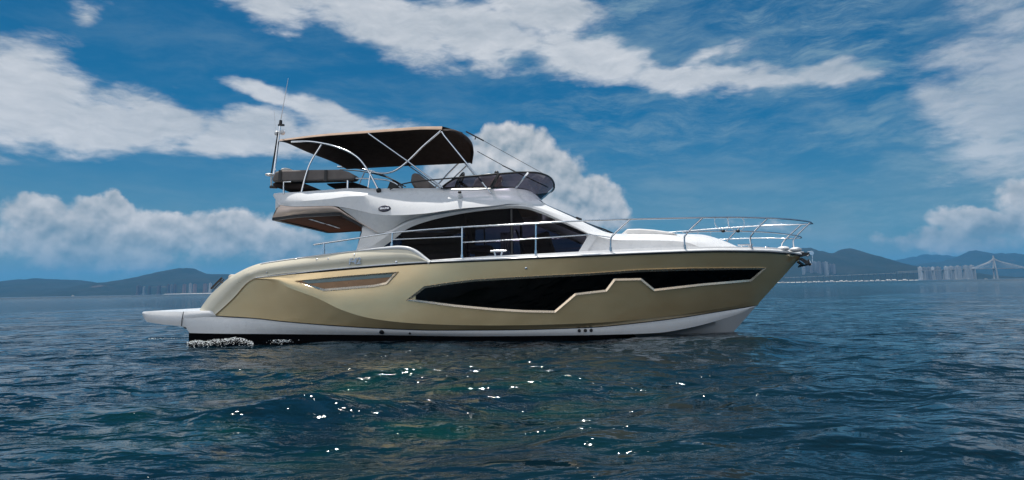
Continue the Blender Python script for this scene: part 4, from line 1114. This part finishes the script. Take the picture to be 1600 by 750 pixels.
# ------------------------------------------------ guard rails and posts
rails = empty('guard_rail'); rails.parent = yacht
def tube_pts(keys, r, name, material='steel', parent=rails, both=True, n=40, seg=8, smooth=True):
    pts = [P(*k) for k in keys]; pts = spl(pts, n) if smooth and len(pts) > 2 else pts
    m_ = MB(); m_.tube(pts, r, seg); o = m_.build(name, material, parent, smooth=60)
    if both:
        m2 = MB(); m2.tube([mir(p) for p in pts], r, seg); m2.build(name, material, parent, smooth=60)
    return pts
def bdk(px): return float(pchip([490, 612, 722, 837, 954, 1070, 1174, 1215, 1240, 1262], [1.86, 1.92, 1.97, 1.98, 1.84, 1.50, .86, .56, .36, .20], [px])[0])
topk = [(490, 382.4), (550, 373.5), (612, 364), (665, 359), (722, 355), (800, 351), (872, 346.8), (928, 344.4), (986, 342.5), (1040, 341.2), (1100, 340), (1160, 339.7), (1200, 340.7), (1226.7, 342), (1253, 344.7), (1266, 346.8)]
def brail(px): return float(pchip([490, 612, 722, 837, 954, 1070, 1174, 1215, 1240, 1255, 1266, 1270], [1.86, 1.92, 1.97, 2.0, 1.93, 1.66, 1.10, .80, .55, .42, .24, .0], [px])[0])
tk_ = [(x, y, brail(x)) for x, y in topk]
half = spl([P(*k) for k in tk_] + [P(1270, 349.3, 0.0)], 90)
m_ = MB(); m_.tube(half + [mir(p) for p in reversed(half[:-1])], .016, 10); m_.build('top_rail', 'steel', rails, smooth=60)
midk = [(1067, 362.8), (1110, 361.4), (1153.6, 361.2), (1198, 362.8), (1230, 366), (1249.6, 369.2)]
half = spl([P(x, y, brail(x + 10) - .06) for x, y in midk] + [P(1252.5, 371.5, 0)], 50)
m_ = MB(); m_.tube(half + [mir(p) for p in reversed(half[:-1])], .013, 8); m_.build('middle_rail', 'steel', rails, smooth=60)
tube_pts([(613, 374.4, 1.92), (722, 369.5, 1.97)], .010, 'middle_rail', n=2); tube_pts([(722, 378.8, 1.97), (837, 372.6, 1.98)], .010, 'middle_rail', n=2); tube_pts([(837, 372.6, 1.98), (921, 366.6, 1.93), (954.5, 371, 1.84)], .010, 'middle_rail', n=3, smooth=False)
for keys in ([(505.6, 397), (506.2, 380)], [(612, 388), (613, 364.2)], [(721.8, 405.5), (722, 355.2)], [(837, 399), (837.3, 349.3)],
             [(954, 394), (954.5, 372), (958, 367.5), (984, 343)], [(1070, 390), (1069.2, 371), (1073, 365), (1097.5, 340.6)],
             [(1174.5, 389), (1172.3, 371), (1176, 365), (1198.5, 341.5)], [(1240.6, 391), (1239.3, 377), (1242.5, 371), (1266, 347.2)]):
    ks = []
    for i, (x, y) in enumerate(keys):
        f = i / (len(keys) - 1); ks.append((x, y, bdk(keys[0][0]) * (1 - f) + brail(keys[-1][0]) * f))
    pts = [P(*k) for k in ks]
    for f in (lambda v: v, mir):
        q = [f(p) for p in pts]; m_ = MB(); m_.tube(q if len(q) == 2 else spl(q, 16), .017, 8); m_.tube([q[0], q[0] + (q[1] - q[0]).normalized() * .09], .026, 8); m_.build('stanchion', 'steel', rails, smooth=60)
# wire fender hoops on the bow rail
for cx, x0, x1 in ((1130, 1117, 1139), (1153, 1137.5, 1163)):
    keys = [(x0, 341, ), (x0 - .3, 347), (x0 + 3.5, 355), (cx, 361), (x1 - 4, 359.5), (x1 - .5, 353), (x1 - .3, 346), (x1 - 3, 340.5)]
    tube_pts([(k[0], k[1], brail(1140) - .02) for k in keys], .007, 'fender_hoop', n=30)
    m_ = MB(); m_.ball(P(cx, 361, brail(1140)), (.04, .03, .03)); m_.build('hoop_clamp', 'black_plastic', rails)

# ------------------------------------------------ bimini
bim = empty('bimini'); bim.parent = yacht
nE = curve([(436.4, 220.5, 1.30), (505, 212.8, 1.36), (575, 208, 1.40), (624, 204.6, 1.40), (665, 202.4, 1.39), (690.5, 202.6, 1.37)], 50)
fE = [P(436.4, 220.5, 1.30), P(690.5, 202.6, 1.37)]
farx = [P(542, 263.8, -1.36), P(575, 262, -1.40), P(640, 258.6, -1.42), P(700, 256, -1.40), P(734, 254, -1.36)]
nearp = [P(*q) for q in nE]; farp = spl(farx, 50)
rows = []; tops = []
for k in range(25):
    s = k / 24
    row = []
    for j in range(50):
        t = j / 49; p = nearp[j].lerp(farp[j], s)
        e = 1 - abs(2 * s - 1) ** 3.2
        cr = .11 + .13 * t
        aft = -.20 * math.sin(math.pi * s) * (1 - t) ** 3; fw = .24 * math.sin(math.pi * s) * t ** 4
        row.append(p + Vector((aft + fw, 0, cr * e - (.05 * (t > .97) * e))))
    rows.append(row)
cb = MB(); cb.grid(rows); cb.build('canopy', 'canvas_brown', bim, smooth=60, solid=.012)
# sewn edge binding, pale on the sunny side
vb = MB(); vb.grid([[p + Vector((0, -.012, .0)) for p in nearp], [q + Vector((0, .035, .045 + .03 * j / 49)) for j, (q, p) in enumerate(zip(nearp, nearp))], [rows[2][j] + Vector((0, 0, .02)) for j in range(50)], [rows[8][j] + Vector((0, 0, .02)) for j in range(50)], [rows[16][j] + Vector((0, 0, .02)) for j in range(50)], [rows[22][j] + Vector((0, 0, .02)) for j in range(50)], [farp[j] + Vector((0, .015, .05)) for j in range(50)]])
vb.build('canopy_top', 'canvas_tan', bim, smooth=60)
fp_ = MB(); fr0 = [rows[k][49] for k in range(25)]
fp_.grid([[p for p in fr0], [p + Vector((.05, 0, -.03)) for p in fr0], [p + Vector((.06, 0, -.12 * math.sin(math.pi * i / 24) - .02)) for i, p in enumerate(fr0)]]); fp_.build('front_flap', 'canvas_brown', bim, smooth=60, solid=.008)
def ft(keys, r=.017, both=True, material='steel', smooth=True): tube_pts(keys, r, 'frame_tube', material, bim, both, 30, 8, smooth)
ft([(455.5, 221.5, 1.32), (480, 221, 1.38), (504, 224, 1.42), (538.6, 234.4, 1.46), (559.5, 246.5, 1.5), (573.3, 263.8, 1.53), (592.4, 299, 1.58)], .020)
ft([(502, 226, 1.42), (483, 258.7, 1.5), (476, 280, 1.53), (471, 300, 1.56)], .016)
ft([(575.5, 208.5, 1.42), (636.8, 251.8, 1.5), (692, 293.5, 1.52)], .015, smooth=False)
ft([(688.5, 204.5, 1.40), (660, 229.5, 1.45), (636.8, 252.3, 1.48), (624, 262.5, 1.5), (613, 268.3, 1.51), (600.5, 271, 1.52), (588, 270, 1.52), (579, 268.6, 1.53)], .019)
ft([(690, 205.5, 1.40), (694, 212, 1.42), (767, 301.6, 1.56)], .015, smooth=False)
ft([(579, 268.5, 1.54), (575, 293, 1.57)], .013, smooth=False)
ft([(609, 296, 1.56), (624, 289, 1.56), (645, 284.5, 1.56), (709, 278, 1.56), (752, 273.9, 1.57)], .013, True, 'black_plastic')
ft([(556, 278.6, 1.5), (580, 279.3, 1.5), (602.7, 281.3, 1.5), (617, 286, 1.5), (626, 293, 1.5)], .014)
ft([(455, 284, 1.52), (443.5, 284.5, 1.52), (443.2, 303, 1.52)], .018, smooth=False)
ft([(543.2, 282, 1.52), (543, 297, 1.53)], .018, smooth=False)
ft([(531, 264.8, -1.4), (560, 267, -1.45), (581, 270.7, -1.45), (613, 280.3, -1.45), (634, 292, -1.45)], .013, False, 'black_plastic')
ft([(729, 259, -1.3), (692, 294, -1.40)], .016, False, smooth=False)
# forward stays
ft([(728, 205.5, -.2), (756, 220, -.3)], .016, False, 'black_plastic', False); ft([(744, 213, -.25), (742, 218, -.25)], .012, False, 'black_plastic', False); ft([(756, 220, -.3), (852, 273, -.55)], .005, False, 'black_plastic', False)
ft([(746, 236.5, -1.0), (803, 268, -1.05)], .008, False, 'black_plastic', False); ft([(785, 258.5, -1.03), (857, 293, -1.0)], .013, False, 'black_plastic', False)

# ------------------------------------------------ antenna mast
an = empty('antenna_mast'); an.parent = yacht
def at_(keys, r, name, material='steel', seg=8): 
    m_ = MB(); m_.tube([P(*k) for k in keys], r, seg); return m_.build(name, material, an, smooth=60)
at_([(427.5, 275, 1.1), (437.5, 197, 1.1)], [.028, .022], 'mast_pole', 'steel')
at_([(423.5, 274, 1.12), (434.5, 206, 1.12)], .014, 'mast_stay', 'black_plastic')
at_([(438, 191, 1.1), (450.5, 122, 1.1)], [.011, .004], 'whip_antenna', 'white_gelcoat', 6)
at_([(431.2, 207, 1.0), (428, 172, 1.0)], .003, 'wire_antenna', 'white_gelcoat', 5)
m_ = MB(); m_.tube([P(431.5, 208.3, 1.1), P(441.8, 207.3, 1.1)], .016, 8); m_.ball(P(432, 208, 1.1), (.045, .045, .05)); m_.ball(P(441.5, 207, 1.1), (.055, .055, .055)); m_.build('mast_light', 'white_gelcoat', an, smooth=60)
m_ = MB(); m_.tube([P(438.2, 196, 1.1), P(438.8, 188, 1.1)], [.035, .03], 10); m_.box(P(439.5, 195.5, 1.1), (.12, .05, .035)); m_.build('masthead_light', 'black_plastic', an, smooth=40)
m_ = MB(); m_.ball(P(421.5, 273.2, 1.2), (.085, .12, .03)); m_.tube([P(424, 275, 1.2), P(424, 292, 1.2)], .02, 6); m_.build('antenna_base', 'white_gelcoat', an, smooth=60)
m_ = MB(); m_.tube([P(422, 292, 1.3), P(433, 292.5, 1.3)], .03, 8); m_.build('mast_bracket', 'black_plastic', an)

# ------------------------------------------------ bow fittings
bow = empty('anchor_gear'); bow.parent = yacht
def bt(keys, r, name, material='steel', seg=8):
    m_ = MB(); m_.tube([P(*k) for k in keys], r, seg); return m_.build(name, material, bow, smooth=50)
for s in (-.055, .055):
    m_ = MB(); pts = [P(1249, 394.5, s), P(1266, 394.2, s), P(1268.5, 396, s), P(1258, 400.3, s), P(1250, 400.5, s)]
    q2 = [p + Vector((0, .014, 0)) for p in pts]; m_.grid([pts, q2], close_u=True); m_.face(pts); m_.face(q2[::-1]); m_.build('roller_cheek', 'black_plastic', bow, smooth=20)
m_ = MB(); c_ = P(1266, 395.6, 0); m_.tube([c_ + Vector((0, -.07, 0)), c_ + Vector((0, .07, 0))], .045, 12); m_.build('bow_roller', 'steel', bow)
bt([(1268, 394.3, .03), (1260.5, 400.5, .03)], .022, 'roller_brace')
bt([(1269.3, 394, .0), (1269.5, 410, .0)], .010, 'bow_shackle')
bt([(1263.2, 406, .03), (1266, 411.5, .0), (1267.5, 412.5, .0)], [.02, .028, .045], 'swivel')
bt([(1250.5, 404, .0), (1258, 409, .0), (1266.5, 413.2, .0)], [.03, .045, .035], 'anchor_shank', 'black_plastic')
for s in (-1, 1):
    m_ = MB(); a = [P(1266, 411.5, .01 * s), P(1252, 402.6, .03 * s), P(1248.5, 403.5, .07 * s), P(1246, 409, .20 * s), P(1250.5, 413.5, .22 * s), P(1247.5, 418, .10 * s), P(1266, 414, .01 * s)]
    c_ = sum(a, Vector()) / len(a); c2 = c_ + Vector((0, -.04 * s, -.03)); m_.v += [tuple(p) for p in a] + [tuple(c2)]
    for i in range(len(a)): m_.f.append((i, (i + 1) % len(a), len(a))); m_.mi.append(0)
    m_.build('anchor_fluke', 'black_plastic', bow, smooth=0, solid=.02)
bt([(1247.5, 407, .24), (1256.5, 413, .12)], .022, 'fluke_edge')
for px, py in ((1243.5, 390, ), (1224, 388.5)):
    m_ = MB(); m_.ball(P(px, py, .35), (.12, .09, .05)); m_.build('bow_hatch_fitting' if px < 1230 else 'mooring_light', 'white_gelcoat', bow, smooth=60)
m_ = MB(); m_.ball(P(1198, 387.6, .4), (.07, .05, .035)); m_.ball(P(1189, 387.8, .5), (.05, .05, .03)); m_.build('windlass', 'steel', bow, smooth=60)
slab('foredeck_sunpad', [(977.5, 366.5), (979, 357.8), (1000, 357.2), (1022, 358.8), (1048, 362.2), (1060, 366.6)], .70, -.70, 'cushion_white', yacht, .03)
# cleat amidships
def cleat(px, py, b):
    m_ = MB(); c_ = P(px, py, b); m_.tube([c_ + Vector((-.14, 0, .05)), c_ + Vector((.14, 0, .05))], .017, 8)
    for s in (-1, 1): m_.tube([c_ + Vector((s * .075, 0, .05)), c_ + Vector((s * .045, 0, -.05))], .015, 8)
    m_.build('cleat', 'steel', yacht, smooth=60)
cleat(778.5, 396.4, 1.98); cleat(1165, 386.5, .85)
m_ = MB(); m_.tube([P(416, 424, 1.93), P(419, 426.5, 1.93)], .012, 6); m_.tube([P(419, 424, 1.93), P(416, 427, 1.93)], .010, 6); m_.build('fairlead', 'steel', yacht)

# ------------------------------------------------ foam where the stern stirs the water
def foam():
    random.seed(3); m_ = MB()
    def blob(p, r):
        m_.ball(tuple(p), (r * random.uniform(.8, 2.0), r, r * random.uniform(.35, .8)), 6, 4)
    def side(px, py, b):
        p = P(px, py, b); return ORG + XB * p.x + YB * p.y + Vector((0, 0, p.z))
    for i in range(3200):
        t = random.random(); x = 292 + 104 * t
        crest = float(np.interp(x, [292, 305, 320, 335, 352, 368, 380, 396], [534, 531, 532.5, 529.5, 529, 526.5, 528.5, 534]))
        y = crest + abs(random.gauss(0, 4.6)) + .6 * random.random()
        if vnoise(x * .45, y * .9, 2) > -.10 + .018 * (y - crest): blob(side(x, y, 1.93 + random.random() * .9), random.choice((.0015, .002, .003, .004, .006)))
    for i in range(130): blob(side(random.gauss(440, 9), 531 + abs(random.gauss(0, 2.5)), 2.0 + random.random() * .3), random.choice((.003, .004, .006, .008)))
    for i in range(120):
        c_ = RAYW(random.uniform(232, 300), 534.5 + random.gauss(0, 1.3)); c_.z = wave_h(c_.x, c_.y) * .8 + .06
        blob(c_, random.choice((.003, .005, .007)))
    o = m_.build('foam', 'foam_white', smooth=60, flip_check=False); tag(o, 'white foam stirred up along the stern waterline', None, None, 'stuff')
foam()
